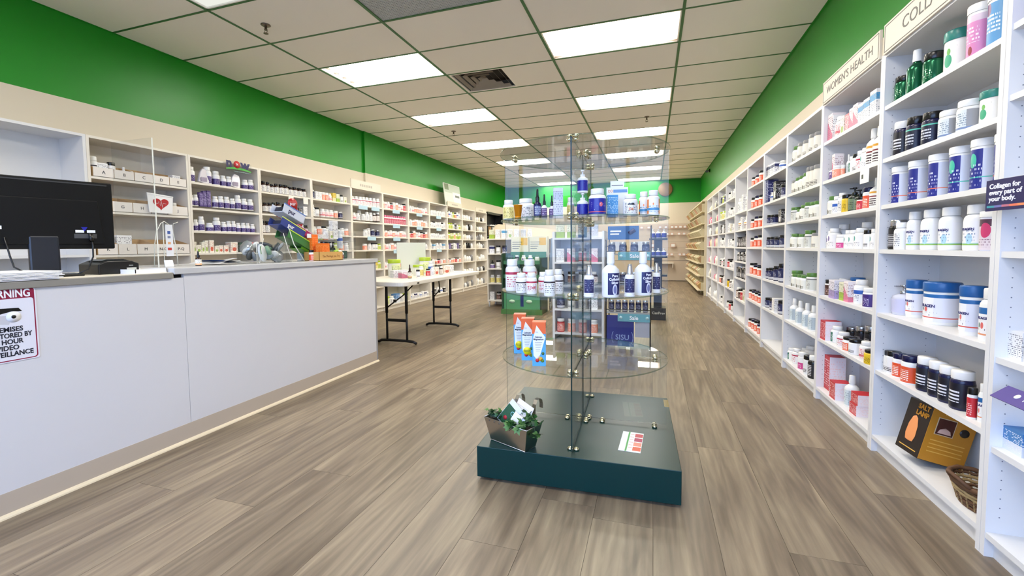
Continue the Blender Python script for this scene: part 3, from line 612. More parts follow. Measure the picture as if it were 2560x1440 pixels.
xb('yelc', (226, 200, 80), (240, 230, 180), (120, 100, 30), 'split', 'yellow carton')
xb('coralc', (236, 150, 120), (245, 230, 220), (250, 240, 235), 'split', 'coral carton')
xb('dkgr', (40, 70, 60), (40, 70, 60), (120, 150, 130), 'plain', 'dark green carton')
ML = {}
def unit_mesh(shape, part, m, n):
    key = (shape, part, m.name, n)
    if key in ML: return ML[key]
    b = mb()
    if part == 'body': P_body(shape, b, n, 0)
    elif part == 'cap': P_cap(shape, b, n, 0)
    elif part == 'label': cyl_label(b, 1.012, *LZ[shape], 0, n)
    elif part == 'box':
        box(b, -.5, .5, -.5, .5, 0, 1)
    me = fin(b, part); me.materials.append(m); ML[key] = me; return me
def joined(style, n=12):
    key = ('J', style)
    if key in ML: return ML[key]
    shape, body, cap, lab, _ = S[style]; b = mb(); P_body(shape, b, n, 0)
    if cap: P_cap(shape, b, n, 1)
    cyl_label(b, 1.015, *LZ[shape], 2, n)
    me = fin(b, shape)
    for mm in (C[body], C[cap or body], lab or C[body]): me.materials.append(mm)
    ML[key] = me; return me
def item(style, x, y, z, r, h, rz=0.0, label='', group=None, parts=True, d=None, tilt=None):
    """one product standing at x,y,z. cartons: r = half width, d = depth"""
    if style in X:
        m, desc = X[style]; nm, cat = CATN['box']; me = unit_mesh('box', 'box', m, 4)
        o = bpy.data.objects.new(nm, me); COL.objects.link(o); o.scale = (2 * r, d or 1.2 * r, h)
    else:
        shape, body, cap, lab, desc = S[style]; nm, cat = CATN[shape]
        if style == 'cup': nm, cat = 'cup', 'cup'
        if parts:
            o = bpy.data.objects.new(nm, None); COL.objects.link(o); o.empty_display_size = .01
            for part, mm in (('body', C[body]), ('cap', C[cap] if cap else None), ('label', lab)):
                if mm is None: continue
                me = unit_mesh(shape, part, mm, 24); c = bpy.data.objects.new(part, me); COL.objects.link(c); c.parent = o
        else:
            o = bpy.data.objects.new(nm, joined(style)); COL.objects.link(o)
        o.scale = (r, r, h)
    o.location = (x, y, z); o.rotation_euler = (tilt or 0, 0, rz)
    tag(o, label or desc, cat, group); return o
def sdesc(style): return X[style][1] if style in X else S[style][4]
ORD = ['first', 'second', 'third', 'fourth', 'fifth', 'sixth', 'seventh', 'eighth', 'ninth', 'tenth', 'eleventh', 'twelfth', 'thirteenth', 'fourteenth', 'fifteenth', 'sixteenth']
SHORT = [(' of the ', ' of '), ('products ', ''), ("of WOMEN'S HEALTH bay", "in WOMEN'S HEALTH bay"), ('behind the glass counter display', 'behind counter display'), ('in the near unit at the right edge of the photo', 'in the near unit, right edge'),
         ('of the bay under the leaning poster', 'under the leaning poster'), ('back row', 'rear'), (' with white label and', ','), (' with ', ', ')]
def lbl(desc, k, n, where):
    """unique position label, at most 16 words"""
    pos = 'alone' if n == 1 else ('leftmost' if k == 0 else ('rightmost' if k == n - 1 else ORD[min(k, 15)] + ' from left'))
    s = '%s, %s, %s' % (desc, pos, where)
    for a, c in SHORT:
        if len(s.split()) <= 16: break
        s = s.replace(a, c)
    w = s.split()
    if len(w) > 16:
        d = desc.split(); tail = ('%s, %s' % (pos, where)).split(); cut = len(w) - 16
        s = ' '.join(d[:max(2, len(d) - cut)]).rstrip(',') + ', ' + ' '.join(tail); s = ' '.join(s.split()[:16])
    return s
# ---------------------------------------------------------------- shelf stock, metres: (style, x, y, radius, height[, z])
STOCK = [
 ('R', 'top shelf of the COLLAGEN bay', 'products on the top COLLAGEN shelf', 1.72, [('gmetal',1.132,2.582,0.0147,0.121), ('gliquid',1.132,2.481,0.0242,0.202), ('gmetal',1.132,2.354,0.0300,0.136), ('clover',1.172,2.272,0.0436,0.185), ('pinkcan',1.132,2.077,0.0239,0.194), ('bluecan',1.132,1.973,0.0285,0.187)]),
 ('R', 'second shelf of the COLLAGEN bay', 'products on the second COLLAGEN shelf', 1.467, [('navyw',1.132,2.573,0.0259,0.161), ('navyb',1.132,2.466,0.0242,0.153), ('navyb',1.132,2.343,0.0304,0.139), ('greycap',1.132,2.226,0.0239,0.113), ('greycap',1.132,2.115,0.0246,0.119), ('clover',1.162,2.045,0.0331,0.129)]),
 ('R', 'third shelf of the COLLAGEN bay', 'blue panelled canisters in a row', 1.242, [('canblue',1.132,2.572,0.0295,0.175), ('canblue',1.132,2.429,0.0328,0.177), ('canblue',1.132,2.279,0.0341,0.176), ('canteal',1.132,2.145,0.0276,0.179), ('canteal',1.132,2.024,0.0311,0.181), ('canblue',1.132,1.906,0.0291,0.175)]),
 ('R', 'fourth shelf of the COLLAGEN bay', 'products on the fourth COLLAGEN shelf', 1.025, [('blkshiny',1.132,2.631,0.0298,0.141), ('white',1.112,2.506,0.0184,0.126), ('colwhite',1.132,2.444,0.0267,0.170), ('colwhite',1.132,2.317,0.0323,0.170), ('colwhite',1.132,2.193,0.0352,0.170), ('colwhite',1.132,2.046,0.0314,0.167), ('pinkclear',1.122,1.942,0.0174,0.137)]),
 ('R', 'fifth shelf of the COLLAGEN bay', 'products on the fifth COLLAGEN shelf', 0.71, [('pumplav',1.162,2.677,0.0455,0.143), ('colblue',1.172,2.496,0.0314,0.174), ('colblue',1.172,2.306,0.0583,0.179), ('colblue',1.142,2.065,0.0299,0.184), ('colblues',1.132,1.941,0.0265,0.185), ('colblue',1.255,2.030,0.0500,0.170)]),
 ('R', 'sixth shelf of the COLLAGEN bay', 'jars on the sixth COLLAGEN shelf', 0.42, [('blkwht',1.132,2.635,0.0267,0.105), ('blkwht',1.122,2.559,0.0257,0.111), ('orangen',1.122,2.499,0.0234,0.114), ('orangen',1.122,2.404,0.0338,0.127), ('navyw',1.132,2.306,0.0275,0.145), ('navyw',1.132,2.229,0.0265,0.146), ('navyw',1.132,2.160,0.0279,0.145), ('navyw',1.132,2.081,0.0302,0.148), ('redlab',1.107,1.980,0.0116,0.111), ('colblues',1.122,1.949,0.0240,0.136)]),
 ('R', "top shelf of the WOMEN'S HEALTH bay", "products on the top WOMEN'S HEALTH shelf", 1.72, [('wpink',1.132,3.525,0.0122,0.172), ('wpink',1.132,3.444,0.0122,0.173), ('wpl',1.132,3.367,0.0098,0.156), ('whitepink',1.132,3.291,0.0159,0.132), ('herb',1.132,3.212,0.0100,0.113), ('pinkc',1.132,3.150,0.0100,0.110), ('wpink',1.132,3.093,0.0097,0.126), ('wpink',1.132,3.026,0.0119,0.131), ('wblue',1.132,2.957,0.0113,0.113), ('wblue',1.132,2.879,0.0150,0.116), ('wblue',1.132,2.803,0.0129,0.134)]),
 ('R', "second shelf of the WOMEN'S HEALTH bay", "products on the second WOMEN'S HEALTH shelf", 1.467, [('droppur',1.132,3.467,0.0157,0.128), ('drop',1.132,3.396,0.0082,0.129), ('wpink',1.132,3.344,0.0080,0.162), ('coral',1.112,3.268,0.0117,0.076), ('coral',1.112,3.199,0.0109,0.068), ('whiteliq',1.132,3.176,0.0144,0.127), ('dgreenlab',1.132,3.111,0.0078,0.103), ('blkwht',1.132,3.061,0.0086,0.107), ('redband',1.132,3.001,0.0118,0.113), ('squteal',1.132,2.932,0.0119,0.115), ('multiliq',1.132,2.862,0.0136,0.203), ('multiliq',1.132,2.792,0.0118,0.199)]),
 ('R', "third shelf of the WOMEN'S HEALTH bay", "products on the third WOMEN'S HEALTH shelf", 1.242, [('greenlid',1.132,3.491,0.0168,0.123), ('greenlid',1.132,3.394,0.0135,0.116), ('bluelab',1.132,3.310,0.0137,0.115), ('white',1.132,3.240,0.0083,0.128), ('yelblk',1.132,3.181,0.0156,0.111), ('dkpump',1.132,3.076,0.0139,0.141), ('dkpump',1.132,3.009,0.0095,0.121), ('redlab',1.122,2.957,0.0147,0.074), ('orangen',1.132,2.897,0.0161,0.119), ('multiliq',1.132,2.796,0.0133,0.158)]),
 ('R', "fourth shelf of the WOMEN'S HEALTH bay", "products on the fourth WOMEN'S HEALTH shelf", 1.025, [('squpur',1.132,3.521,0.0126,0.108), ('squpur',1.132,3.445,0.0120,0.114), ('squpur',1.132,3.349,0.0173,0.129), ('white',1.192,3.426,0.0252,0.155), ('magenta',1.122,3.195,0.0222,0.086), ('squteal',1.132,3.120,0.0114,0.110), ('squteal',1.132,3.053,0.0127,0.109), ('squteal',1.132,2.964,0.0155,0.117), ('white',1.192,3.053,0.0271,0.153), ('blkwht',1.122,2.860,0.0116,0.103), ('squteal',1.132,2.810,0.0150,0.107)]),
 ('R', "fifth shelf of the WOMEN'S HEALTH bay", "products on the fifth WOMEN'S HEALTH shelf", 0.71, [('brownjar',1.132,3.481,0.0139,0.099), ('brownjar',1.132,3.397,0.0124,0.108), ('white',1.202,3.596,0.0227,0.116), ('lavg',1.132,3.248,0.0243,0.116), ('limeb',1.132,3.137,0.0111,0.111), ('wpink',1.132,3.069,0.0108,0.121), ('bluelab',1.142,2.972,0.0304,0.138), ('colblue',1.222,3.236,0.0306,0.134), ('purjar',1.122,2.807,0.0176,0.106)]),
 ('R', "sixth shelf of the WOMEN'S HEALTH bay", "products on the sixth WOMEN'S HEALTH shelf", 0.42, [('red',1.132,3.404,0.0346,0.126), ('dgreenlab',1.142,3.288,0.0171,0.105), ('redband',1.132,3.159,0.0144,0.090), ('orange',1.122,3.045,0.0137,0.084), ('blkwht',1.122,2.963,0.0136,0.086), ('whitepink',1.122,2.827,0.0160,0.102), ('yelblk',1.112,2.742,0.0073,0.075), ('blkshiny',1.242,3.337,0.0241,0.095), ('blkshiny',1.242,3.210,0.0206,0.123), ('blkshiny',1.242,3.081,0.0216,0.147)]),
 ('R', "bottom shelf of the WOMEN'S HEALTH bay", "cartons on the bottom WOMEN'S HEALTH shelf", 0.085, [('red',1.162,3.406,0.0461,0.226), ('red',1.132,3.184,0.0390,0.107), ('red',1.142,2.914,0.0403,0.062), ('red',1.146,2.908,0.0403,0.062,0.147), ('SPRAY',1.142,3.051,0.0180,0.187)]),
 ('R', 'top shelf of the green lidded bay', 'green lidded products', 1.72, [('greenlid',1.132,4.229,0.0297,0.134), ('brownlid',1.132,4.047,0.0181,0.133), ('brownlid',1.132,3.919,0.0186,0.126), ('brownlid',1.132,3.786,0.0183,0.140), ('brownlid',1.132,3.673,0.0159,0.130)]),
 ('R', 'second shelf of the green lidded bay', 'green lidded products', 1.467, [('brownlid',1.132,4.223,0.0192,0.112), ('greenlid',1.132,4.104,0.0134,0.124), ('greenlid',1.132,4.008,0.0146,0.125), ('greenlid',1.132,3.910,0.0138,0.131), ('brownlid',1.132,3.824,0.0117,0.160), ('brownlid',1.132,3.745,0.0125,0.153), ('brownlid',1.132,3.661,0.0132,0.151)]),
 ('R', 'third shelf of the green lidded bay', 'green lidded products', 1.242, [('greentub',1.132,4.206,0.0347,0.116), ('greenlid',1.132,4.043,0.0120,0.090), ('greenlid',1.132,3.951,0.0153,0.115), ('greentub',1.132,3.836,0.0194,0.125), ('greenlid',1.132,3.736,0.0108,0.119), ('greenlid',1.132,3.654,0.0130,0.118)]),
 ('R', 'fourth shelf of the green lidded bay', 'green lidded products', 1.025, [('greenlid',1.132,4.299,0.0205,0.116), ('greenlid',1.132,4.146,0.0209,0.112), ('greenlid',1.132,3.985,0.0223,0.108), ('greentub',1.132,3.815,0.0305,0.132), ('brownlid',1.132,3.665,0.0175,0.109)]),
 ('R', 'fifth shelf of the green lidded bay', 'green lidded products', 0.71, [('greentub',1.152,4.286,0.0426,0.125), ('greenlid',1.112,4.050,0.0176,0.104), ('greenlid',1.112,3.919,0.0184,0.108), ('greenlid',1.112,3.824,0.0173,0.109), ('greentub',1.132,3.746,0.0384,0.130)]),
 ('R', 'sixth shelf of the green lidded bay', 'white liquid bottles in a row', 0.42, [('whiteliq',1.132,4.139,0.0290,0.185), ('whiteliq',1.132,3.988,0.0277,0.184), ('whiteliq',1.132,3.826,0.0256,0.185), ('whiteliq',1.132,3.690,0.0245,0.185)]),
 ('R', 'bottom shelf of the green lidded bay', 'mixed products on the bottom shelf', 0.085, [('bluelab',1.132,4.284,0.0207,0.092), ('dgreenlab',1.132,4.168,0.0154,0.098), ('redband',1.132,4.049,0.0229,0.121), ('magenta',1.122,3.858,0.0213,0.134), ('blkwht',1.122,3.734,0.0158,0.139), ('whiteblk',1.122,3.633,0.0169,0.163), ('white',1.232,4.363,0.0415,0.102), ('white',1.242,4.107,0.0384,0.134)]),
 ('R', 'top shelf of the navy jar bay', 'navy and white products', 1.72, [('navyc',1.132,5.177,0.0123,0.117), ('navyc',1.132,5.057,0.0126,0.104), ('navyc',1.132,4.933,0.0125,0.112), ('navyc',1.132,4.829,0.0095,0.108), ('navyc',1.132,4.731,0.0113,0.104), ('bluelab',1.132,4.568,0.0186,0.092)]),
 ('R', 'second shelf of the navy jar bay', 'navy and white products', 1.467, [('navyt',1.132,5.095,0.0169,0.223), ('white',1.162,5.022,0.0368,0.233), ('bluelab',1.122,4.815,0.0275,0.087), ('blk',1.132,4.672,0.0158,0.174), ('navyj',1.132,4.495,0.0101,0.124)]),
 ('R', 'third shelf of the navy jar bay', 'navy and white products', 1.242, [('navyj',1.132,5.021,0.0220,0.107), ('navyj',1.132,4.831,0.0216,0.100), ('blk',1.132,4.475,0.0101,0.126)]),
 ('R', 'fourth shelf of the navy jar bay', 'navy and white products', 1.025, [('navyj',1.132,5.009,0.0214,0.102), ('navyj',1.132,4.828,0.0241,0.103), ('navyj',1.132,4.675,0.0203,0.096), ('navyj',1.132,4.498,0.0138,0.113)]),
 ('R', 'fifth shelf of the navy jar bay', 'navy and white products', 0.71, [('navyj',1.132,5.055,0.0214,0.106), ('navyj',1.132,4.865,0.0233,0.115), ('navyj',1.132,4.679,0.0222,0.141), ('navyj',1.132,4.508,0.0186,0.170)]),
 ('R', 'sixth shelf of the navy jar bay', 'navy and white products', 0.42, [('navyj',1.132,4.986,0.0211,0.097), ('navyj',1.132,4.794,0.0216,0.110), ('wpl',1.132,4.630,0.0165,0.129), ('navyj',1.132,4.501,0.0166,0.126)]),
 ('L', 'top shelf of the purple label bay', 'purple labelled bottles', 1.72, [('purple',-4.330,3.167,0.0222,0.150), ('purple',-4.330,3.337,0.0391,0.175), ('purple',-4.330,3.430,0.0328,0.147), ('purple',-4.330,3.509,0.0292,0.114), ('purple',-4.330,3.575,0.0220,0.113), ('purple',-4.330,3.765,0.0270,0.106), ('purple',-4.330,3.839,0.0264,0.116)]),
 ('L', 'second shelf of the purple label bay', 'purple labelled bottles', 1.49, [('purple',-4.330,3.161,0.0161,0.105), ('purple',-4.330,3.207,0.0244,0.112), ('purc',-4.330,3.256,0.0140,0.140), ('purc',-4.330,3.293,0.0155,0.156), ('purc',-4.330,3.334,0.0170,0.165), ('purple',-4.330,3.410,0.0207,0.116), ('purple',-4.330,3.472,0.0283,0.125), ('purple',-4.330,3.539,0.0257,0.125), ('purple',-4.330,3.603,0.0220,0.113), ('purple',-4.330,3.670,0.0354,0.154), ('purple',-4.330,3.746,0.0243,0.125), ('purple',-4.330,3.824,0.0324,0.125)]),
 ('L', 'third shelf of the purple label bay', 'purple labelled bottles', 1.242, [('purple',-4.330,3.153,0.0124,0.112), ('purple',-4.330,3.196,0.0232,0.114), ('purple',-4.330,3.253,0.0313,0.147), ('purple',-4.330,3.338,0.0355,0.087), ('purple',-4.330,3.415,0.0329,0.145), ('purple',-4.330,3.492,0.0262,0.105), ('purple',-4.330,3.551,0.0238,0.118), ('purple',-4.330,3.607,0.0221,0.119), ('purple',-4.330,3.662,0.0217,0.103), ('purple',-4.330,3.723,0.0228,0.106), ('purple',-4.330,3.780,0.0239,0.104), ('purple',-4.330,3.842,0.0220,0.098)]),
 ('L', 'fourth shelf of the purple label bay', 'herbal cartons on the fourth shelf', 1.025, [('herb',-4.330,3.151,0.0124,0.110), ('herb',-4.330,3.201,0.0252,0.079), ('herb',-4.330,3.253,0.0148,0.106), ('herb',-4.330,3.288,0.0117,0.122), ('herbr',-4.330,3.336,0.0254,0.127), ('herb',-4.330,3.391,0.0147,0.067), ('herbr',-4.330,3.438,0.0211,0.075), ('herbr',-4.330,3.495,0.0211,0.075), ('herbr',-4.330,3.577,0.0397,0.110), ('dkgr',-4.330,3.680,0.0365,0.105), ('pinkc',-4.330,3.782,0.0375,0.106)]),
 ('L', 'top shelf of the dark cap bay', 'dark capped bottles with white labels', 1.72, [('darkcap',-4.330,3.955,0.0195,0.117), ('darkcap',-4.330,4.014,0.0225,0.129), ('darkcap',-4.330,4.076,0.0223,0.125), ('darkcap',-4.330,4.133,0.0177,0.108), ('darkcap',-4.330,4.197,0.0258,0.120), ('darkcap',-4.330,4.269,0.0240,0.122), ('darkcap',-4.330,4.340,0.0256,0.126), ('darkcap',-4.330,4.411,0.0230,0.112), ('darkcap',-4.330,4.484,0.0258,0.115), ('darkcap',-4.330,4.560,0.0257,0.115), ('darkcap',-4.330,4.633,0.0236,0.113)]),
 ('L', 'second shelf of the dark cap bay', 'dark capped bottles with white labels', 1.49, [('darkcap',-4.330,4.025,0.0243,0.109), ('darkcap',-4.330,4.090,0.0208,0.113), ('darkcap',-4.330,4.150,0.0223,0.123), ('darkcap',-4.330,4.217,0.0243,0.133), ('darkcap',-4.330,4.313,0.0249,0.116), ('darkcap',-4.330,4.403,0.0266,0.131), ('redlab',-4.330,4.480,0.0271,0.098), ('blk',-4.330,4.545,0.0183,0.087), ('wpl',-4.330,4.620,0.0292,0.110)]),
 ('L', 'third shelf of the dark cap bay', 'dark capped bottles with white labels', 1.242, [('darkcap',-4.330,3.934,0.0185,0.252), ('darkcap',-4.330,3.988,0.0214,0.146), ('darkcap',-4.330,4.048,0.0207,0.143)]),
 ('L', 'top shelf behind the glass counter display', 'products behind the counter display', 1.72, [('navyblk',-4.330,4.780,0.0256,0.117), ('wpl',-4.330,4.845,0.0156,0.104), ('wpl',-4.330,4.907,0.0230,0.104), ('coral',-4.330,4.980,0.0214,0.109), ('coral',-4.330,5.048,0.0203,0.108), ('whitepink',-4.330,5.113,0.0192,0.105), ('yelc',-4.330,5.180,0.0215,0.120), ('limeb',-4.330,5.253,0.0239,0.113), ('blkwht',-4.330,5.351,0.0165,0.112), ('herb',-4.330,5.414,0.0203,0.085)]),
 ('L', 'second shelf behind the glass counter display', 'products behind the counter display', 1.49, [('white',-4.330,4.765,0.0256,0.150), ('blkwht',-4.330,4.852,0.0300,0.122), ('whitepink',-4.330,4.962,0.0267,0.110), ('whitepink',-4.330,5.047,0.0271,0.109), ('whitepink',-4.330,5.129,0.0262,0.105), ('coral',-4.330,5.221,0.0302,0.100), ('navyblk',-4.330,5.323,0.0272,0.092)]),
 ('L', 'top shelf left of the wall corner', 'products under the small header board', 1.72, [('redband',-4.330,5.601,0.0263,0.124), ('redband',-4.330,5.694,0.0275,0.130), ('redband',-4.330,5.785,0.0248,0.132), ('redband',-4.330,5.868,0.0220,0.135), ('redband',-4.330,5.952,0.0247,0.138), ('redband',-4.330,6.041,0.0259,0.140), ('redband',-4.330,6.140,0.0279,0.144), ('redband',-4.330,6.241,0.0267,0.145)]),
 ('L', 'second shelf left of the wall corner', 'products under the small header board', 1.49, [('whitepink',-4.330,5.627,0.0264,0.106), ('white',-4.330,5.717,0.0253,0.104), ('white',-4.390,5.839,0.0313,0.156), ('white',-4.330,5.857,0.0275,0.101), ('white',-4.330,5.949,0.0255,0.138), ('white',-4.330,6.039,0.0243,0.135), ('amberp',-4.330,6.133,0.0271,0.133), ('amberp',-4.330,6.233,0.0284,0.149)]),
 ('L', 'third shelf left of the wall corner', 'products under the small header board', 1.242, [('white',-4.330,5.899,0.0278,0.107), ('white',-4.370,6.028,0.0324,0.135), ('navyblk',-4.330,6.091,0.0286,0.114), ('navyblk',-4.330,6.220,0.0376,0.107)]),
 ('L', 'fourth shelf left of the wall corner', 'products under the small header board', 1.025, [('coral',-4.330,5.876,0.0277,0.099), ('white',-4.330,5.987,0.0347,0.100), ('blkwht',-4.330,6.092,0.0180,0.117), ('blkwht',-4.330,6.163,0.0199,0.117), ('limel',-4.330,6.247,0.0252,0.101)]),
]
# place the measured stock
def bay(y, side):
    L_ = RY if side == 'R' else LY
    for k in range(len(L_) - 1):
        if L_[k] <= y < L_[k + 1]: return k
    return 0
USED = {}
def uniq(s):
    """labels must single out one thing"""
    if s not in USED: USED[s] = 1; return s
    USED[s] += 1
    return s
for side, where, group, zs, L_ in STOCK:
    fwd = [t[1] for t in L_]; fr = sorted(t[2] for t in L_ if abs(t[1] - (FRX if side == 'R' else FLX)) < .085)
    base = bay(sum(t[2] for t in L_) / len(L_), side); y0, y1 = (RY if side == 'R' else LY)[base], (RY if side == 'R' else LY)[base + 1]
    order = sorted(range(len(L_)), key=lambda i: -L_[i][2] if side == 'R' else L_[i][2])
    for rank, i in enumerate(order):
        t = L_[i]; stl, x, y, r, h = t[:5]; z = t[5] if len(t) > 5 else zs
        if stl == 'SPRAY': stl = 'whiteliq'; r = max(r, .02)
        near = [abs(y - q[2]) for j, q in enumerate(L_) if j != i and abs(q[1] - x) < .03 and abs(q[2] - y) > .01]
        d = min(near) if near else .09
        r2 = max(r, min(.46 * d, .045 if stl in X else .036))
        r2 = min(r2, .49 * d, h * .5 if stl not in X else 9)
        r2 = max(r2, .010)
        y = max(y0 + .022 + r2, min(y1 - .024 - r2, y))
        rz = (-PI / 2 + rnd.uniform(-.08, .08)) if side == 'R' else (PI / 2 + rnd.uniform(-.08, .08))
        if stl in X: rz = -PI / 2 if side == 'R' else PI / 2
        o_ = item(stl, x, y, z, r2, h, rz, uniq(lbl(sdesc(stl), rank, len(L_), where)), group, d=min(2 * r2, .09) if stl in X else None)
        if stl in ('colblue', 'colblues', 'colwhite') and base == 1:
            c_ = text('lettering', 'COLLAGEN', .0165 if r2 > .04 else .012, mat('ink_indigo', (50, 50, 110), .5), o_, loc=(0, 0, .44 if stl != 'colwhite' else .47), wrap=r2 * 1.02, bold=.0004)
            c_.scale = (1 / r2, 1 / r2, 1 / h)

# stock typed by kind for the smaller, farther bays (still one object each)
def fill(side, k, z, styles, n, r, h, where, group, row=None, span=(0, 1), jit=.12, parts=False, off=.06):
    Lr = RY if side == 'R' else LY; y0, y1 = Lr[k] + .03, Lr[k + 1] - .03
    a, b_ = y0 + (y1 - y0) * span[0], y0 + (y1 - y0) * span[1]
    r = min(r, .46 * (b_ - a) / n)
    for i in range(n):
        u = (i + .5) / n; y = (b_ - (b_ - a) * u) if side == 'R' else (a + (b_ - a) * u)
        stl = styles[i % len(styles)] if len(styles) > 1 else styles[0]
        hh = h * (1 + rnd.uniform(-jit, jit)); x = (FRX + off) if side == 'R' else (FLX - off)
        rz = (-PI / 2 if side == 'R' else PI / 2)
        item(stl, x, y, z, r, hh, rz, uniq(lbl(sdesc(stl), i, n, where)), group, parts=parts, d=1.6 * r)
ZT = [1.72, 1.467, 1.242, 1.025, .71, .42, .085]; SN = ['top shelf', 'second shelf', 'third shelf', 'fourth shelf', 'fifth shelf', 'sixth shelf', 'bottom shelf']
for q, n in ((0, 4), (1, 4), (2, 4), (3, 4), (4, 4), (5, 5), (6, 5)):
    fill('R', 5, ZT[q], ['orange', 'orangen'], n, .04, .12 if q < 5 else .11, SN[q] + ' of the orange label bay', 'orange labelled jars', parts=True)
    if q in (0, 3, 4): fill('R', 5, ZT[q], ['orange'], 2, .042, .165, SN[q] + ' back row of the orange label bay', 'orange labelled jars', span=(.0, .55) if q else (.1, .6), off=.15)
z6 = [1.48, 1.242, 1.025, .84, .62, .34, .085]
R6 = 'of the black and white carton bay'
fill('R', 6, 1.48, ['white', 'wpl', 'white'], 3, .05, .20, 'top shelf ' + R6, 'white tall bottles')
fill('R', 6, 1.48 - .238, ['multiliq', 'wpl', 'multiliq'], 4, .035, .17, 'second shelf ' + R6, 'tall narrow bottles')
fill('R', 6, 1.025, ['blk'], 6, .045, .12, 'third shelf ' + R6, 'black and white cartons')
fill('R', 6, 1.025, ['blk', 'whiteblk'], 4, .045, .17, 'third shelf back row ' + R6, 'black and white cartons', off=.15)
fill('R', 6, .84, ['whiteblk', 'blk'], 6, .04, .12, 'fourth shelf ' + R6, 'black and white jars')
fill('R', 6, .62, ['blk', 'blkshiny'], 6, .045, .14, 'fifth shelf ' + R6, 'black and white cartons')
fill('R', 6, .34, ['amberp', 'brownjar', 'redlab', 'herb'], 5, .045, .15, 'sixth shelf ' + R6, 'small food jars')
sty7 = [['blkwht', 'wpl', 'white'], ['white', 'blkwht'], ['white', 'herb', 'white'], ['wpl', 'white', 'blkwht'], ['redlab', 'blkwht', 'white'], ['yelblk', 'amberp', 'white'], ['blkwht', 'redlab']]
sty8 = [['navyblk', 'limel'], ['limeswirl', 'yellow'], ['blk', 'white'], ['white', 'blkwht'], ['whiteblk', 'redband'], ['orange', 'brownjar', 'white'], ['wpl', 'blkwht']]
for q in range(7):
    fill('R', 7, ZT[q], sty7[q], 4, .042, .12, SN[q] + ' two bays beyond the orange jars', 'mixed white products on the far right shelving')
    fill('R', 8, ZT[q], sty8[q], 4, .042, .13, SN[q] + ' three bays beyond the orange jars', 'mixed products on the far right shelving')
def farstuff(name, label, cat, side, ks, styles):
    b = mb(); cols = ['white', 'offw', 'grey', 'pink', 'lime', 'cream', 'black']
    for k in ks:
        for q, z in enumerate(ZT):
            n = 5
            for i in range(n):
                Lr = RY if side == 'R' else LY; y = Lr[k] + .05 + (i + .5) * .69 / n; x = FRX + .07 if side == 'R' else FLX - .07
                h = rnd.uniform(.09, .16); mi = rnd.choice(styles); r = .04
                lathe(b, [(0, z), (r, z), (r, z + h * .75), (r * .7, z + h * .82), (r * .7, z + h), (0, z + h)], 8, mi, x, y)
    o = obj(name, b, [C[c] for c in cols]); o['kind'] = 'stuff'; tag(o, label, cat); return o
farstuff('shelf_stock', 'tiny pale products filling the last white shelving before the cream bin rack', 'products', 'R', (9, 10), [0, 1, 2, 0, 3, 5])
# left wall farther bays
def LF(k, q, styles, n, h, where, r=.04, **kw): fill('L', k, ZT[q], styles, n, r, h, SN[q] + ' ' + where, 'products ' + where, **kw)
w6 = 'of the dark pink row bay'
LF(7, 0, ['coral', 'redband', 'whitepink', 'redlab', 'white'], 9, .12, w6); LF(7, 1, ['pinkrow'], 11, .15, w6, jit=.03); LF(7, 2, ['whitepink', 'coral', 'whitepink'], 10, .11, w6)
LF(7, 3, ['coral', 'whitepink', 'white'], 9, .11, w6); LF(7, 4, ['whitepink', 'white', 'coral'], 8, .11, w6); LF(7, 5, ['whitepink', 'wpl'], 7, .10, w6, r=.04); LF(7, 6, ['limeswirl', 'white', 'bluec', 'white'], 5, .15, w6, r=.06)
w7 = 'of the coral product bay'
LF(8, 0, ['whitepink', 'white', 'whitepink', 'coral', 'coral', 'coral'], 9, .11, w7); LF(8, 1, ['white', 'white', 'coral', 'coral'], 9, .11, w7); LF(8, 2, ['orange', 'redlab', 'coral', 'blackband', 'whitepink'], 8, .12, w7)
LF(8, 3, ['white', 'whitepink'], 7, .10, w7); LF(8, 4, ['limel', 'white', 'yellow'], 6, .12, w7); LF(8, 6, ['bluelab', 'white', 'navyc', 'white'], 8, .10, w7)
w8 = 'of the white product bay'
LF(9, 0, ['white', 'wpl', 'white'], 9, .10, w8); LF(9, 1, ['blackband', 'white', 'blkwht', 'white'], 8, .12, w8); LF(9, 2, ['white', 'blackband', 'white'], 8, .10, w8); LF(9, 3, ['white', 'wblue', 'white'], 5, .12, w8)
LF(9, 4, ['redlab', 'white', 'coral'], 6, .10, w8); LF(9, 6, ['bluelab', 'whiteblk', 'white'], 5, .12, w8)
w9 = 'of the bay under the leaning poster'
LF(10, 0, ['orange', 'bluelab', 'white', 'limel'], 7, .13, w9); LF(10, 1, ['white', 'limel', 'limel', 'white', 'blkshiny'], 7, .12, w9); LF(10, 2, ['coral', 'limel', 'limeb', 'limel'], 8, .13, w9)
LF(10, 3, ['white', 'purc', 'whiteblk', 'wpl'], 7, .12, w9); LF(10, 4, ['redlab', 'blkwht', 'coral', 'coral'], 7, .10, w9); LF(10, 5, ['bluec', 'wpl'], 4, .06, w9, r=.07)
farstuff('shelf_stock', 'tiny white and grey products on the last two bays beside the black rack', 'products', 'L', (11, 12), [0, 1, 2, 0, 0, 6])
LF(4, 2, ['darkcap', 'white'], 7, .11, 'of the dark cap bay right part', span=(.35, 1)); LF(5, 2, ['white', 'coral', 'blkwht'], 8, .11, 'of the bay behind the counter display'); LF(5, 3, ['white', 'limel', 'coral'], 7, .11, 'of the bay behind the counter display')
LF(6, 4, ['limel', 'yelc', 'limel', 'yellow'], 7, .14, 'of the bay at the counter end'); LF(6, 5, ['wpl', 'white', 'bluelab'], 6, .10, 'of the bay at the counter end')
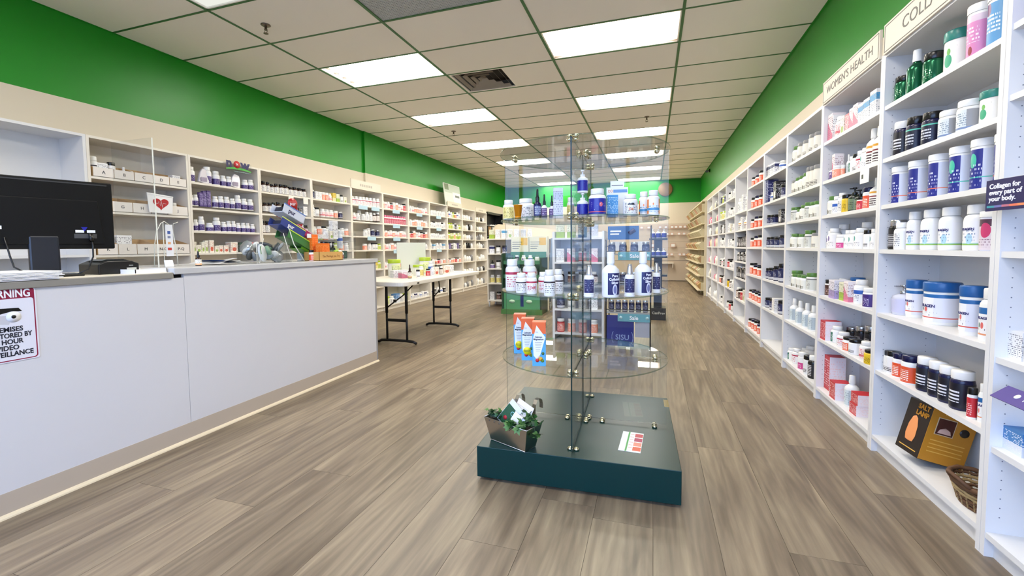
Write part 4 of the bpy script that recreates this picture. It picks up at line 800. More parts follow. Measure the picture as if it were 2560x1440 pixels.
# shelf talker cards clipped to the board edges of the left shelving
tagm = mat('pale_blue_card', (176, 206, 222), .6); tagw = mat('white_card', (235, 232, 224), .6)
n = 0
for k, zs, yy, m_, nm in [(6, 1.70, 5.78, tagm, 'pale blue'), (6, 1.70, 6.1, tagm, 'pale blue'), (6, 1.222, 5.98, tagm, 'pale blue'), (7, 1.70, 6.70, tagm, 'pale blue'), (7, 1.447, 6.70, tagm, 'pale blue'), (7, 1.222, 6.7, tagm, 'pale blue'),
                          (7, 1.005, 6.7, tagm, 'pale blue'), (8, 1.70, 7.5, tagm, 'pale blue'), (8, 1.447, 7.5, tagm, 'pale blue'), (9, 1.70, 8.3, tagm, 'pale blue'), (9, 1.447, 8.3, tagm, 'pale blue'), (9, 1.005, 8.3, tagm, 'pale blue'),
                          (4, 1.70, 4.36, tagw, 'white'), (4, 1.70, 4.60, tagw, 'white')]:
    b = mb(); w = .11 if m_ is tagm else .04; box(b, 0, .002, -w, w, -.045 if m_ is tagm else -.07, .016)
    o = obj('price_card', b, m_, None, loc=(FLX + .001, yy, zs)); n += 1
    tag(o, '%s shelf card, board %s from top, %s' % (nm, ['one', 'two', 'three', 'four'][[1.70, 1.447, 1.222, 1.005].index(zs)], ['dark cap bottle bay', 'wall corner bay', 'dark pink row bay', 'coral bay', 'far white bay'][[4, 6, 7, 8, 9].index(k)] + (' left card' if yy in (5.78, 4.36) else (' right card' if k in (4,) or yy == 6.1 else ''))), 'card', 'shelf cards on the left shelving')

# ---------------------------------------------------------------- header boards and signs of the shelving
signm = mat('cream_sign_board', (222, 212, 196), .5)
def header(label, side, y0, y1, z0, z1, words, size, frame=True):
    x = (FRX - .004) if side == 'R' else (FLX + .004); rz = -PI/2 if side == 'R' else PI/2
    t = thing('header_board', label, 'sign', (x, (y0 + y1) / 2, z0), rz)
    w, h = (y1 - y0) / 2, z1 - z0
    b = mb(); box(b, -w, w, -.006, .006, 0, h); obj('board', b, signm, t)
    if frame:
        b = mb(); e = .009
        for a in ((-w + e, w - e, e, e + .003), (-w + e, w - e, h - e - .003, h - e), (-w + e, -w + e + .003, e, h - e), (w - e - .003, w - e, e, h - e)): box(b, a[0], a[1], -.0072, -.006, a[2], a[3])
        obj('border_line', b, mat('thin_sign_line', (110, 108, 100), .5), t)
    ink = mat('sign_ink', (96, 94, 88), .5)
    if words: text('lettering', words, size, ink, t, loc=(0, -.0065, h * .5), wide=1.1)
    else:      # print too small to read in the photo
        b = mb()
        for i in range(7): box(b, -.16 + i * .045, -.13 + i * .045, -.0072, -.006, h * .36, h * .62)
        obj('faint_print', b, mat('faint_ink', (176, 170, 158), .5), t)
    return t
header('cream header board reading COLLAGEN, cut by the top right of the photo', 'R', 1.87, 2.625, 1.965, 2.105, 'COLLAGEN', .075)
header("cream header board reading WOMEN'S HEALTH above the right shelving", 'R', 2.665, 3.42, 1.965, 2.105, "WOMEN'S HEALTH", .066)
header('cream header board above the left shelving at the wall corner, small words', 'L', 5.50, 6.24, 1.955, 2.09, None, .05, False)
header('cream header board directly under the leaning landscape poster', 'L', 8.72, 9.46, 1.955, 2.07, None, .05, False)
header('cream header board above the last left shelving by the black rack', 'L', 10.30, 11.05, 1.955, 2.06, None, .05, False)
def rbox(name, label, cat, x, y, z, w, d, h, m, rz=0.0, bev=0.0, group=None):
    b = mb(); box(b, -w/2, w/2, -d/2, d/2, 0, h); o = obj(name, b, m, None, loc=(x, y, z), rz=rz, bevel=bev); return tag(o, label, cat, group)
def sub(parent, name, x0, x1, y0, y1, z0, z1, m, bev=0.0):
    b = mb(); box(b, x0, x1, y0, y1, z0, z1); return obj(name, b, m, parent, bevel=bev)
clearp = glass('clear_acrylic', (0.95, 0.96, 0.965)); navyM = mat('navy_card', (34, 30, 84), .4)
# navy collagen sign clipped across the stile
t = thing('shelf_sign', 'navy sign reading Collagen for every part of your body', 'sign', (1.045, 1.765, 1.155), -PI/2 + .12)
sub(t, 'card', -.072, .072, -.002, .002, 0, .098, navyM)
for i, w in enumerate(('Collagen for', 'every part of', 'your body.')): text('lettering', w, .021, M['inkw'], t, loc=(-.060, -.0022, .077 - i * .020), align='LEFT', bold=.0006)
b = mb()
for i, c in enumerate([(60, 150, 160), (110, 110, 170), (190, 110, 130), (230, 120, 90), (240, 140, 90)]): sub(t, 'colour_bar', -.066 + i*.0264, -.066 + (i+1)*.0264, -.0028, -.002, .010, .017, mat('bar_%d' % i, c, .5))
sub(t, 'clip', -.01, .01, .002, .014, .04, .06, clearp)
# purple talker hanging off the near unit
t = thing('shelf_talker', 'tilted purple shelf talker card at the right edge, near unit', 'sign', (1.045, 1.70, .572), -PI/2); t.rotation_euler = (-.9, 0, -PI/2)
sub(t, 'card', -.075, .085, -.0015, .0015, -.012, .045, mat('purple_card', (62, 40, 130), .4)); text('lettering', 'Pana', .024, M['inkw'], t, loc=(.045, -.002, .018))
b = mb(); lathe(b, [(0, 0), (.009, 0), (.009, .001), (0, .001)], 12); o = obj('white_emblem', b, M['inkw'], t, loc=(-.005, -.0016, .02)); o.rotation_euler = (PI/2, 0, 0)
# near unit stock at the frame edge
BN = 'in the near unit at the right edge of the photo'
for i, (s_, y, z, r, h) in enumerate([('wpl', 1.80, .68, .028, .09), ('wpl', 1.735, .68, .028, .09), ('greyc', 1.66, .68, .03, .11), ('bluec', 1.79, .38, .04, .075), ('wpl', 1.70, .38, .035, .075), ('white', 1.78, .68, .022, .14), ('white', 1.71, .68, .022, .14),
                                      ('lavg', 1.66, 1.025, .035, .10), ('white', 1.76, 1.52, .03, .13), ('wpl', 1.70, 1.52, .03, .12), ('lavg', 1.76, 1.742, .04, .15), ('white', 1.68, 1.26, .03, .10)]):
    item(s_, 1.13 if i not in (5, 6) else 1.20, y, z, r, h, -PI/2, lbl(sdesc(s_), i, 13, BN), 'products in the near unit', d=.05 if s_ in X else None)
# price tags on women's second shelf
t = thing('price_card', "white price card with black squares on the second WOMEN'S HEALTH shelf", 'card', (FRX - .002, 2.80, 1.43), -PI/2); sub(t, 'card', -.05, .05, -.001, .001, -.055, .02, M['paper']); sub(t, 'black_square', -.03, -.012, -.0018, -.001, -.03, -.008, M['black'])
# salt lamp carton leaning, with printed panels
t = thing('lamp_carton', 'tilted orange and black salt lamp carton on the bottom COLLAGEN shelf', 'carton', (1.258, 2.292, .0865)); t.rotation_euler = (0, .245, .12)
gold = mat('carton_gold', (196, 134, 36), .4); cblk = mat('carton_black', (36, 28, 26), .35); gp = mat('gold_print', (226, 176, 80), .5)
CW, CD, CH = .172, .14, .235
sub(t, 'carton_body', -CW, 0, 0, CD, 0, CH, cblk, .002); sub(t, 'front_panel', -CW + .001, 0, -.0012, 0, .003, CH - .001, gold)
sub(t, 'picture_frame', -CW + .028, -CW + .098, -.0022, -.001, .125, .200, mat('photo_border', (214, 196, 160), .5)); sub(t, 'picture', -CW + .031, -CW + .095, -.003, -.002, .128, .197, mat('lamp_photo_dark', (74, 30, 22), .5))
b = mb(); lathe(b, [(0, 0), (.026, 0), (.020, .016), (0, .026)], 14); o = obj('salt_mound', b, mat('salt_pink', (222, 186, 172), .5), t, loc=(-CW + .063, -.0035, .134)); o.scale = (1, .08, 1)
b = mb(); lathe(b, [(0, 0), (.018, 0), (.018, .001), (0, .001)], 18); o = obj('round_badge', b, cblk, t, loc=(-CW + .135, -.0012, .158)); o.rotation_euler = (PI/2, 0, 0)
for i in range(4): sub(t, 'print_line', -CW + .022, -.02, -.0018, -.001, .096 - i*.017, .1 - i*.017, gp)
text('lettering', 'HIMALAYAN', .013, gp, t, loc=(-CW/2, -.0018, .217))
# printed left side: lamp picture and title, facing the aisle
s_ = bpy.data.objects.new('side_print', None); COL.objects.link(s_); s_.parent = t; s_.location = (-CW, CD/2, 0); s_.rotation_euler = (0, 0, -PI/2)
b = mb(); lathe(b, [(0, 0), (.022, .004), (.030, .03), (.027, .075), (.015, .11), (0, .12)], 14); o = obj('lamp_picture', b, mat('salt_lamp_orange', (232, 150, 90), .5), s_, loc=(-.005, -.001, .05)); o.scale = (1, .05, 1)
text('lettering', 'SALT\nLAMP', .030, gold, s_, loc=(.025, -.0012, .200), bold=.001)
sub(s_, 'panel_print', -.05, .05, -.0012, 0, .02, .024, gp)
# wicker basket: woven rim rows and upright stakes
wk = [mat('wicker_brown', (104, 70, 44), .7, var=.3, bscale=60), mat('wicker_pale', (176, 150, 104), .7, var=.3, bscale=60)]
t = thing('wicker_basket', 'dark wicker basket on the bottom COLLAGEN shelf', 'basket', (1.165, 1.995, .086), .0)
for lvl in range(7):
    b = mb(); pts = []
    for i in range(49):
        a = 2 * PI * i / 48; k = .72 + .045 * lvl; pts.append((.075 * k * math.cos(a) * 1.1, .115 * k * math.sin(a) * 1.15, .008 + lvl * .013 + .002 * math.sin(12 * a + lvl * PI)))
    tube(b, pts, .0055 if lvl < 6 else .009, 6, caps=False); obj('woven_row' if lvl < 6 else 'rim', b, wk[1 if lvl in (3, 4) else 0], t)
for i in range(24):
    a = 2 * PI * i / 24; b = mb(); tube(b, [(.057 * math.cos(a) * 1.1, .083 * math.sin(a) * 1.15, .004), (.074 * math.cos(a) * 1.1, .113 * math.sin(a) * 1.15, .088)], .003, 5); obj('stake', b, wk[1], t)
b = mb(); lathe(b, [(0, 0), (1, 0), (1, .006), (0, .006)], 24); o = obj('base', b, wk[0], t); o.scale = (.062, .095, 1)
b = mb(); tube(b, [(-.075, -.06, .09), (-.10, -.02, .115), (-.10, .02, .115), (-.075, .06, .09)], .007, 8); obj('handle', b, wk[0], t)

def fitx(o, w):
    xs = [v.co.x for v in o.data.vertices]; o.scale = (w / (max(xs) - min(xs)), 1, 1); return o
# ---------------------------------------------------------------- counter front: warning sign
cz = .937; mz = .959
t = thing('warning_sign', 'white and maroon WARNING video surveillance sign on the counter front', 'sign', (-2.4285, .975, .615), PI/2)
mar = mat('maroon_print', (140, 20, 60), .45)
b = mb()
def rrect(b, x0, x1, z0, z1, r, y0, y1):
    pl = []
    for cx_, cz_, a0 in ((x1 - r, z1 - r, 0), (x0 + r, z1 - r, PI/2), (x0 + r, z0 + r, PI), (x1 - r, z0 + r, 1.5*PI)):
        for i in range(5): a = a0 + PI/2 * i / 4; pl.append((cx_ + r*math.cos(a), cz_ + r*math.sin(a)))
    prism(b, pl, y0, y1)
rrect(b, -.062, .135, 0, .298, .008, -.0012, 0); obj('plate', b, mat('sign_white', (226, 226, 236), .35), t)
b = mb(); rrect(b, -.057, .130, .004, .294, .012, -.0016, -.0011); obj('border', b, mar, t)
b = mb(); rrect(b, -.053, .126, .008, .252, .009, -.0020, -.0014); obj('field', b, mat('sign_white', (226, 226, 236), .35), t)
fitx(text('lettering', 'WARNING', .044, M['inkw'], t, loc=(.044, -.0022, .271), bold=.001), .148)
for i, w in enumerate(('PREMISES', 'MONITORED BY', '24 HOUR', 'VIDEO', 'SURVEILLANCE')):
    fitx(text('lettering', w, .0265, M['ink'], t, loc=(.042, -.0022, .130 - i * .0245), bold=.0008), (.094, .146, .092, .066, .148)[i])
b = mb(); prism(b, [(-.045, .220), (.080, .214), (.090, .200), (.078, .200), (.06, .202), (-.0, .188), (-.045, .19)], -.0026, -.002); obj('camera_hood', b, M['black'], t)
b = mb(); prism(b, [(-.010, .160), (.050, .150), (.060, .185), (-.005, .190)], -.0027, -.002); obj('camera_body', b, mat('sign_grey_line', (200, 200, 208), .4), t)
b = mb(); lathe(b, [(0, 0), (.022, 0), (.022, .001), (0, .001)], 20); o = obj('camera_lens_ring', b, M['inkw'], t, loc=(.064, -.0028, .180)); o.rotation_euler = (PI/2, 0, 0)
b = mb(); lathe(b, [(0, 0), (.007, 0), (.007, .001), (0, .001)], 16); o = obj('camera_lens', b, M['black'], t, loc=(.064, -.0040, .180)); o.rotation_euler = (PI/2, 0, 0)
# stack of papers
t = thing('paper_stack', 'stack of loose white papers on the counter at the left edge', 'papers', (-2.56, .985, cz + .0005), 0)
for i in range(7):
    b = mb(); box(b, -.14, .14, -.20, .20, i*.005, i*.005 + .0035); o = obj('sheet', b, M['paper'], t, loc=(rnd.uniform(-.004, .012), rnd.uniform(-.015, .015), 0)); o.rotation_euler[2] = rnd.uniform(-.03, .03)
# monitor seen from behind
t = thing('monitor', 'black computer monitor seen from behind on the counter', 'monitor', (-2.66, 1.255, cz), PI/2 - .28)
bk = M['black']; bkg = mat('monitor_shell', (7, 7, 8), .42, spec=.25)
b = mb()
W2 = .248
sub(t, 'rear_shell', -W2 - .0, W2, -.012, .012, .128, .452, bkg, .006)
sub(t, 'screen', -W2 + .006, W2 - .006, .012, .014, .136, .446, mat('screen_glass', (8, 8, 10), .1))
b = mb(); prism(b, [(-.21, .15), (.21, .15), (.19, .36), (-.19, .36)], -.018, -.011); obj('rear_bulge', b, bkg, t, bevel=.006)
sub(t, 'vent_strip', -W2 + .02, W2 - .02, -.0135, -.012, .436, .442, mat('vent_grey', (46, 46, 46), .5))
sub(t, 'neck', -.05, .05, -.02, .012, .012, .19, mat('monitor_neck', (24, 28, 38), .3), .008)
sub(t, 'foot', -.10, .115, -.085, .09, 0, .012, bk, .004)
sub(t, 'asset_label', -.165, -.125, -.0195, -.018, .215, .23, M['paper'])
for x0_ in (.105, .145): sub(t, 'port_label', x0_, x0_ + .03, -.0190, -.018, .205, .218, M['paper'])
sub(t, 'port_plate', .10, .18, -.0186, -.0175, .178, .200, mat('port_grey', (70, 70, 72), .5))
b = mb(); prism(b, [(.125, .232), (.148, .232), (.1365, .212)], -.0200, -.0185); obj('blue_sticker', b, mat('blue_sticker', (20, 24, 150), .4), t)
for pts, nm in (([(.155, -.03, .19), (.157, -.045, .14), (.155, -.05, .09), (.135, -.05, .03), (.09, -.06, .006)], 'power_cable'), ([(-.12, -.03, .18), (-.11, -.04, .10), (-.10, -.04, .05), (-.06, -.06, .015)], 'video_cable')):
    b = mb(); tube(b, pts, .0035, 8); obj(nm, b, bk, t)
b = mb(); tube(b, [(.155, -.03, .20), (.156, -.04, .165)], .009, 8); obj('plug', b, bk, t)
# black desktop printer / card reader box
t = thing('receipt_printer', 'low black desktop printer on the counter beside the monitor', 'printer', (-2.66, 1.505, cz), PI/2 - .08)
b = mb(); prism(b, [(-.085, 0), (.085, 0), (.085, .052), (.055, .066), (-.05, .066), (-.085, .05)], -.09, .09); obj('housing', b, bk, t, bevel=.004)
b = mb(); prism(b, [(-.06, .066), (.06, .066), (.03, .074), (-.04, .074)], -.06, .07); obj('lid', b, mat('printer_lid', (36, 38, 38), .25), t)
sub(t, 'name_label', .03, .072, -.0915, -.09, .012, .030, mat('label_cream', (196, 196, 186), .6)); sub(t, 'logo_plate', .04, .058, -.0915, -.09, .040, .043, mat('plate_grey', (170, 170, 168), .4))
t = thing('card_terminal', 'small dark card terminal behind the black printer', 'terminal', (-2.76, 1.62, cz), PI/2); b = mb(); prism(b, [(-.05, 0), (.05, 0), (.05, .045), (-.05, .06)], -.04, .04); obj('body', b, bk, t, bevel=.003); sub(t, 'screen', -.03, .03, -.041, -.04, .02, .04, mat('dark_blue_screen', (20, 24, 50), .2))
b = mb(); tube(b, [(.05, 0, .01), (.08, -.01, .012), (.10, .0, .004), (.13, .02, .003)], .003, 6); obj('cable', b, bk, t)
# white tray, card holder
t = thing('leaflet_tray', 'low white tray at the near end of the marbled counter top', 'tray', (-2.56, 1.60, cz), 0)
sub(t, 'base', -.10, .10, -.10, .05, 0, .004, M['whitep'])
for a in ((-.10, .10, -.10, -.097), (-.10, .10, .047, .05), (-.10, -.097, -.10, .05), (.097, .10, -.10, .05)): sub(t, 'wall', a[0], a[1], a[2], a[3], .004, .022, M['whitep'])
t = thing('card_holder', 'small white business card holder near the wire stand', 'card holder', (-2.60, 1.76, mz), PI/2); b = mb(); prism(b, [(-.022, 0), (.022, 0), (.022, .04), (-.022, .04)], -.003, .003); o = obj('card', b, M['paper'], t); o.rotation_euler = (-.25, 0, 0); sub(t, 'foot', -.025, .025, -.01, .02, 0, .004, clearp)
# acrylic guard on the counter edge
t = thing('sneeze_guard', 'clear upright acrylic guard behind the printer, edge on', 'guard', (-2.70, 1.715, mz - .022), .0)
b = mb(); box(b, -.25, .08, -.003, .003, .0, .735); obj('panel', b, clearp, t); sub(t, 'lit_edge', .0795, .0815, -.003, .003, 0, .735, mat('painted_edge_light', (226, 226, 214), .3)); sub(t, 'foot', .02, .09, -.03, .03, -.001, .004, clearp)  # pale strip paints the light along the clear panel's edge
# wire stand with leaflet strip
t = thing('wire_stand', 'white wire hoop stand holding a hanging strip of leaflets', 'stand', (-2.70, 1.80, mz), PI/2)
ww = mat('white_wire', (226, 226, 216), .35)
for pts, nm in (([(-.055, 0, .003), (-.05, 0, .12), (-.035, 0, .20), (-.01, 0, .25), (.01, 0, .262), (.035, 0, .245)], 'hoop_wire'), ([(.0, 0, .003), (.002, 0, .26)], 'upright_wire'), ([(.075, 0, .003), (.07, 0, .10), (.055, 0, .2), (.06, 0, .25), (.085, 0, .262)], 'rear_hoop_wire')):
    b = mb(); tube(b, pts, .0022, 6); obj(nm, b, ww, t)
b = mb(); box(b, -.06, .085, -.02, .02, 0, .003); obj('base', b, clearp, t)
sub(t, 'leaflet_strip', .012, .052, -.003, -.001, .06, .245, mat('leaflet_white', (226, 228, 232), .5))
sub(t, 'blue_print', .022, .038, -.0036, -.003, .19, .207, mat('leaflet_blue', (60, 90, 160), .5)); sub(t, 'grey_print', .022, .038, -.0036, -.003, .165, .178, mat('leaflet_grey', (120, 130, 160), .5)); sub(t, 'tan_print', .022, .038, -.0036, -.003, .13, .143, mat('leaflet_tan', (220, 160, 110), .5)); sub(t, 'red_print', .02, .042, -.0036, -.003, .095, .110, mat('leaflet_red', (196, 60, 50), .5))
item('drop', -2.60, 1.925, mz, .0165, .088, PI/2, 'small amber dropper bottle standing alone on the marbled counter')
# loose papers
t = thing('loose_papers', 'spread of loose blue and white papers on the marbled counter', 'papers', (-2.66, 2.12, mz), PI/2)
for i, (x, y, a, w, d, mm) in enumerate([(-.05, .02, .3, .14, .2, M['paper']), (.06, .0, -.2, .15, .2, M['paper']), (.0, .03, .1, .15, .2, mat('blue_leaflet', (70, 100, 160), .5)), (.03, .05, .5, .14, .2, M['paper']), (-.02, -.03, -.4, .15, .1, M['paper'])]):
    b = mb(); n_ = 8
    vs_ = [[b.verts.new((-w/2 + w*i_/n_, s_*d/2, .006*i + .012*math.sin(3*i_/n_ + i))) for i_ in range(n_ + 1)] for s_ in (-1, 1)]
    for q in range(n_): b.faces.new([vs_[0][q], vs_[0][q+1], vs_[1][q+1], vs_[1][q]])
    bmesh.ops.solidify(b, geom=b.faces[:], thickness=.001); o = obj('sheet', b, mm, t, loc=(x, y, .008)); o.rotation_euler[2] = a
# clear bin with plastic pouches
t = thing('clear_bin', 'clear acrylic bin full of small plastic packs on the counter', 'bin', (-2.64, 2.44, mz), PI/2)
for a in ((-.15, .15, -.09, -.087, 0, .13), (-.15, .15, .087, .09, 0, .13), (-.15, -.147, -.09, .09, 0, .13), (.147, .15, -.09, .09, 0, .13), (-.15, .15, -.09, .09, 0, .003)): sub(t, 'acrylic_panel', *a, clearp)
for pts in ([(-.15, -.09, 0), (-.148, -.09, .14)], [(-.13, -.09, 0), (-.11, -.09, .11), (-.09, -.09, .17)], [(.16, -.09, 0), (.12, -.09, .09), (.08, -.09, .21)]):
    b = mb(); tube(b, pts, .0022, 6); obj('frame_wire', b, ww, t)
pk = [mat('pack_grey', (150, 156, 160), .25), mat('pack_white', (226, 228, 228), .25), mat('pack_silver', (176, 180, 184), .2, .5), mat('pack_dark', (70, 76, 80), .3), mat('pack_greenish', (130, 170, 140), .3)]
for i in range(16):
    w = rnd.uniform(.03, .05); b = mb(); lathe(b, [(0, 0), (w, .004), (w*1.05, .012), (w, .02), (0, .024)], 10); 
    o = obj('plastic_pack', b, pk[i % 5], None, loc=(-2.64 + rnd.uniform(-.05, .04), 2.44 - .09 + .06 * (i // 4) + rnd.uniform(-.02, .02), mz + .035 + .075 * rnd.random()))
    o.rotation_euler = (rnd.uniform(-1.2, 1.2), rnd.uniform(-1.2, 1.2), rnd.uniform(0, 6)); tag(o, 'small sealed plastic pack in the clear counter bin, %s, %s' % (['grey', 'white', 'silvery', 'dark', 'greenish'][i % 5], ['left end', 'left half', 'right half', 'right end'][i // 4 % 4]), 'pack', 'plastic packs in the clear bin')
t = thing('blister_card', 'white oval blister card with green stripe leaning in the clear bin', 'pack', (-2.58, 2.36, mz + .006), PI/2); b = mb(); lathe(b, [(0, 0), (.045, 0), (.045, .004), (0, .004)], 20); o = obj('card', b, pk[1], t, loc=(0, 0, .065)); o.rotation_euler = (PI/2 - .2, 0, 0); o.scale = (.75, 1.4, 1); sub(t, 'green_stripe', -.02, -.008, -.006, -.0045, .02, .11, mat('stripe_green', (110, 160, 110), .4))
# tiered gum display: slanted colour trays
t = thing('gum_display', 'tiered display rack of slanted colourful gum trays on the counter', 'display', (-2.66, 2.70, mz), PI/2 - .1); t.scale = (1.3, 1.3, 1.3)
def tray(nm, x, y, z, w, d, h, tilt, col, rim, words=None, wc=None):
    e = bpy.data.objects.new(nm, None); COL.objects.link(e); e.parent = t; e.location = (x, y, z); e.rotation_euler = (0, tilt, .12)
    mm = mat('tray_%s' % nm + str(col), col, .35); mr = mat('rim' + str(rim), rim, .35)
    sub(e, 'tray_floor', -w/2, w/2, -d/2, d/2, 0, .003, mm)
    sub(e, 'tray_side', -w/2, w/2, -d/2, -d/2 + .003, 0, h, mm); sub(e, 'tray_side', -w/2, w/2, d/2 - .003, d/2, 0, h, mm); sub(e, 'tray_end', w/2 - .003, w/2, -d/2, d/2, 0, h, mm)
    sub(e, 'rim', -w/2, w/2, -d/2 - .002, -d/2 + .004, h, h + .005, mr)
    for q in range(5): sub(e, 'gum_pack', -w/2 + .02 + q * w/6.5, -w/2 + .045 + q * w/6.5, -d/2 + .01, d/2 - .01, .004, h * .8, mat('gum%d' % (q % 2), ((40, 40, 60), (90, 150, 60))[q % 2], .4))
    if words:
        o = text('lettering', words, h * .75, wc, e, loc=(-.02, -d/2 - .0005, h * .5), bold=.0006)
tray('white_blue_tray', -.02, 0, .255, .17, .09, .05, .38, (206, 214, 232), (90, 130, 200), 'pur', navyM)
tray('navy_tray', -.03, 0, .175, .19, .09, .045, .42, (50, 66, 140), (220, 230, 110), 'pur', M['inkw'])
tray('green_tray', .02, 0, .10, .21, .09, .045, .42, (60, 120, 60), (200, 230, 60))
tray('lime_tray', .11, .02, .045, .16, .09, .04, .40, (100, 170, 40), (200, 230, 60))
tray('magenta_tray', .10, .06, .165, .15, .07, .035, .42, (176, 30, 100), (230, 170, 200), 'pur', M['inkw'])
tray('red_tray', .06, .08, .24, .15, .06, .05, .42, (176, 20, 30), (220, 120, 120))
b = mb(); lathe(b, [(0, 0), (.034, 0), (.034, .003), (0, .003)], 24); o = obj('red_disc', b, mat('pur_red', (176, 20, 30), .35), t, loc=(.045, .03, .345)); o.rotation_euler = (PI/2, 0, 0)
text('lettering', 'pur', .03, M['inkw'], t, loc=(.045, .026, .345)); sub(t, 'disc_stalk', .01, .08, .032, .035, .26, .33, mat('pur_red', (176, 20, 30), .35)); sub(t, 'card_header', .0, .085, .03, .034, .265, .31, mat('pur_pale', (226, 180, 180), .4))
for pts in ([(-.055, -.05, .20), (-.03, -.06, .10), (.04, -.06, .0)],):
    b = mb(); tube(b, pts, .0028, 6); obj('support_wire', b, ww, t)
sub(t, 'front_tag', .07, .10, -.055, -.053, .14, .165, M['paper']); sub(t, 'base_label', .10, .19, -.06, -.055, 0, .03, navyM); sub(t, 'base', -.06, .19, -.055, .06, 0, .004, clearp); sub(t, 'back_rail', -.06, -.05, -.045, .045, 0, .26, clearp)
text('lettering', 'pur', .018, M['inkw'], t, loc=(.15, -.0605, .015))
# cardboard box of samples and goods around it
t = thing('sample_box', 'open tan cardboard box with brown print on the counter', 'box', (-2.56, 2.935, mz), PI/2); t.scale = (1.05, 1, 1.2)
cbm = mat('tan_card', (206, 160, 92), .7)
for a in ((-.13, .13, -.075, -.072, 0, .058), (-.13, .13, .072, .075, 0, .058), (-.13, -.127, -.075, .075, 0, .058), (.127, .13, -.075, .075, 0, .058), (-.13, .13, -.075, .075, 0, .003)): sub(t, 'panel', *a, cbm)
text('lettering', 'The Moringa you Try', .022, mat('brown_print', (150, 100, 50), .6), t, loc=(0, -.0755, .028))
CT = 'on the counter beside the gum display'
item('orc', -2.520, 2.880, mz + .004, .044, .135, PI/2, 'lower bright orange carton standing in the tan sample box', 'orange cartons', d=.06)
item('orc', -2.600, 2.860, mz + .004, .032, .205, PI/2, 'taller bright orange carton behind the lower one in the sample box', 'orange cartons', d=.05)
item('orange', -2.560, 2.800, mz, .02, .085, PI/2, 'small orange labelled jar left of the sample box'); item('orange', -2.580, 2.970, mz + .004, .034, .15, PI/2, 'orange labelled dark lidded jar inside the sample box')
item('whiteliq', -2.720, 2.855, mz, .026, .235, PI/2, 'left clear white liquid bottle behind the orange cartons'); item('whiteliq', -2.720, 2.915, mz, .026, .235, PI/2, 'right clear white liquid bottle behind the orange cartons')
item('bluelab', -2.680, 2.985, mz, .022, .19, PI/2, 'white bottle with blue cap area right of the orange cartons')
t = thing('tape_roll', 'lime green and white tape roll lying in the sample box', 'tape', (-2.515, 3.03, mz + .055), PI/2)
b = mb(); lathe(b, [(.014, -.012), (.028, -.012), (.03, 0), (.028, .012), (.014, .012), (.014, -.012)], 18); o = obj('roll', b, mat('lime_tape', (150, 200, 40), .4), t); o.rotation_euler = (PI/2, 0, 0); b = mb(); tube(b, [(.015, 0, .01), (.05, .0, .012), (.075, 0, -.008)], .015, 8); obj('white_tape', b, M['paper'], t)
# acrylic display case with shelves at the far end of the counter
t = thing('display_case', 'clear acrylic tiered display case at the far end of the counter', 'display case', (-2.70, 3.19, mz), PI/2); t.scale = (1.05, 1, 1.2)
for a in ((-.22, -.217, -.1, .1, 0, .30), (.07, .073, -.1, .1, 0, .30), (-.22, .07, -.1, .1, .145, .149), (.073, .20, -.1, .1, .075, .079), (.197, .20, -.1, .1, 0, .20), (-.22, .20, .097, .10, 0, .20), (-.22, .2, -.1, .1, 0, .003), (.073, .2, -.1, .1, .13, .133)): sub(t, 'acrylic_panel', *a, clearp)
CC = 'in the acrylic display case'
for i, (s_, dx, dz, r, h) in enumerate([('wpl', -.13, .15, .05, .032), ('white', -.06, .15, .022, .075), ('herb', -.01, .15, .02, .06), ('wpl', .035, .15, .03, .14), ('whitepink', -.12, .004, .045, .13), ('dkpump', -.02, .08 - .076, .02, .13), ('dkpump', .02, .004, .02, .13), ('bluelab', .11, .08, .022, .14), ('dkgr', .15, .004, .025, .06), ('redlab', .11, .004, .025, .06)]):
    item(s_, -2.70, 3.19 + dx * 1.05, mz + max(dz, .004) * 1.2, r * 1.1, h * 1.15, PI/2, lbl(sdesc(s_), i, 11, CC), 'products in the acrylic case', d=.04)
t = thing('notice_stand', 'tilted clear notice frame with printed sheet behind the orange cartons', 'notice', (-2.80, 2.86, mz + .19), PI/2); sub(t, 'sheet', -.075, .06, -.002, .002, 0, .13, mat('pale_green_sheet', (200, 212, 204), .4)); sub(t, 'stem', -.075, -.07, -.002, .002, -.19, 0, clearp)
for i in range(5): sub(t, 'print_line', -.055, .045, -.003, -.002, .09 - i*.012, .093 - i*.012, M['inkg'])
# ---------------------------------------------------------------- lettered cardboard bins
binw = mat('bin_white', (232, 226, 218), .6)
def cbin(y0, y1, z, letter, label, h=.085):
    t = thing('sorting_bin', label, 'bin', (FLX - .002, (y0 + y1) / 2, z), PI/2, 'lettered cardboard bins behind the monitor')
    w = (y1 - y0) / 2 - .003; d = .19
    sub(t, 'front_wall', -w, w, 0, .003, 0, h, binw)
    for s in (-1, 1):
        b = mb(); x = s * w; v0 = [(x - .0015, .003, 0), (x - .0015, d, 0), (x - .0015, d, h + .045), (x - .0015, .003, h)]
        vv = [b.verts.new(p) for p in v0]; v2 = [b.verts.new((p[0] + .003, p[1], p[2])) for p in v0]; b.faces.new(vv); b.faces.new(v2[::-1])
        for i in range(4): b.faces.new([vv[i], vv[(i+1) % 4], v2[(i+1) % 4], v2[i]])
        obj('side_wall', b, M['cardb'], t)
    sub(t, 'back_wall', -w, w, d - .003, d, 0, h + .045, M['cardb']); sub(t, 'floor', -w, w, 0, d, 0, .003, M['cardb'])
    if letter: text('lettering', letter, .036, M['ink'], t, loc=(0, -.0008, h * .5))
ys = [2.345, 2.49, 2.64, 2.79, 2.93, 3.085]
for i, l in enumerate('ABCDE'): cbin(ys[i], ys[i+1], 1.655, l, 'white fronted cardboard bin lettered %s, top row behind the monitor' % l, .075)
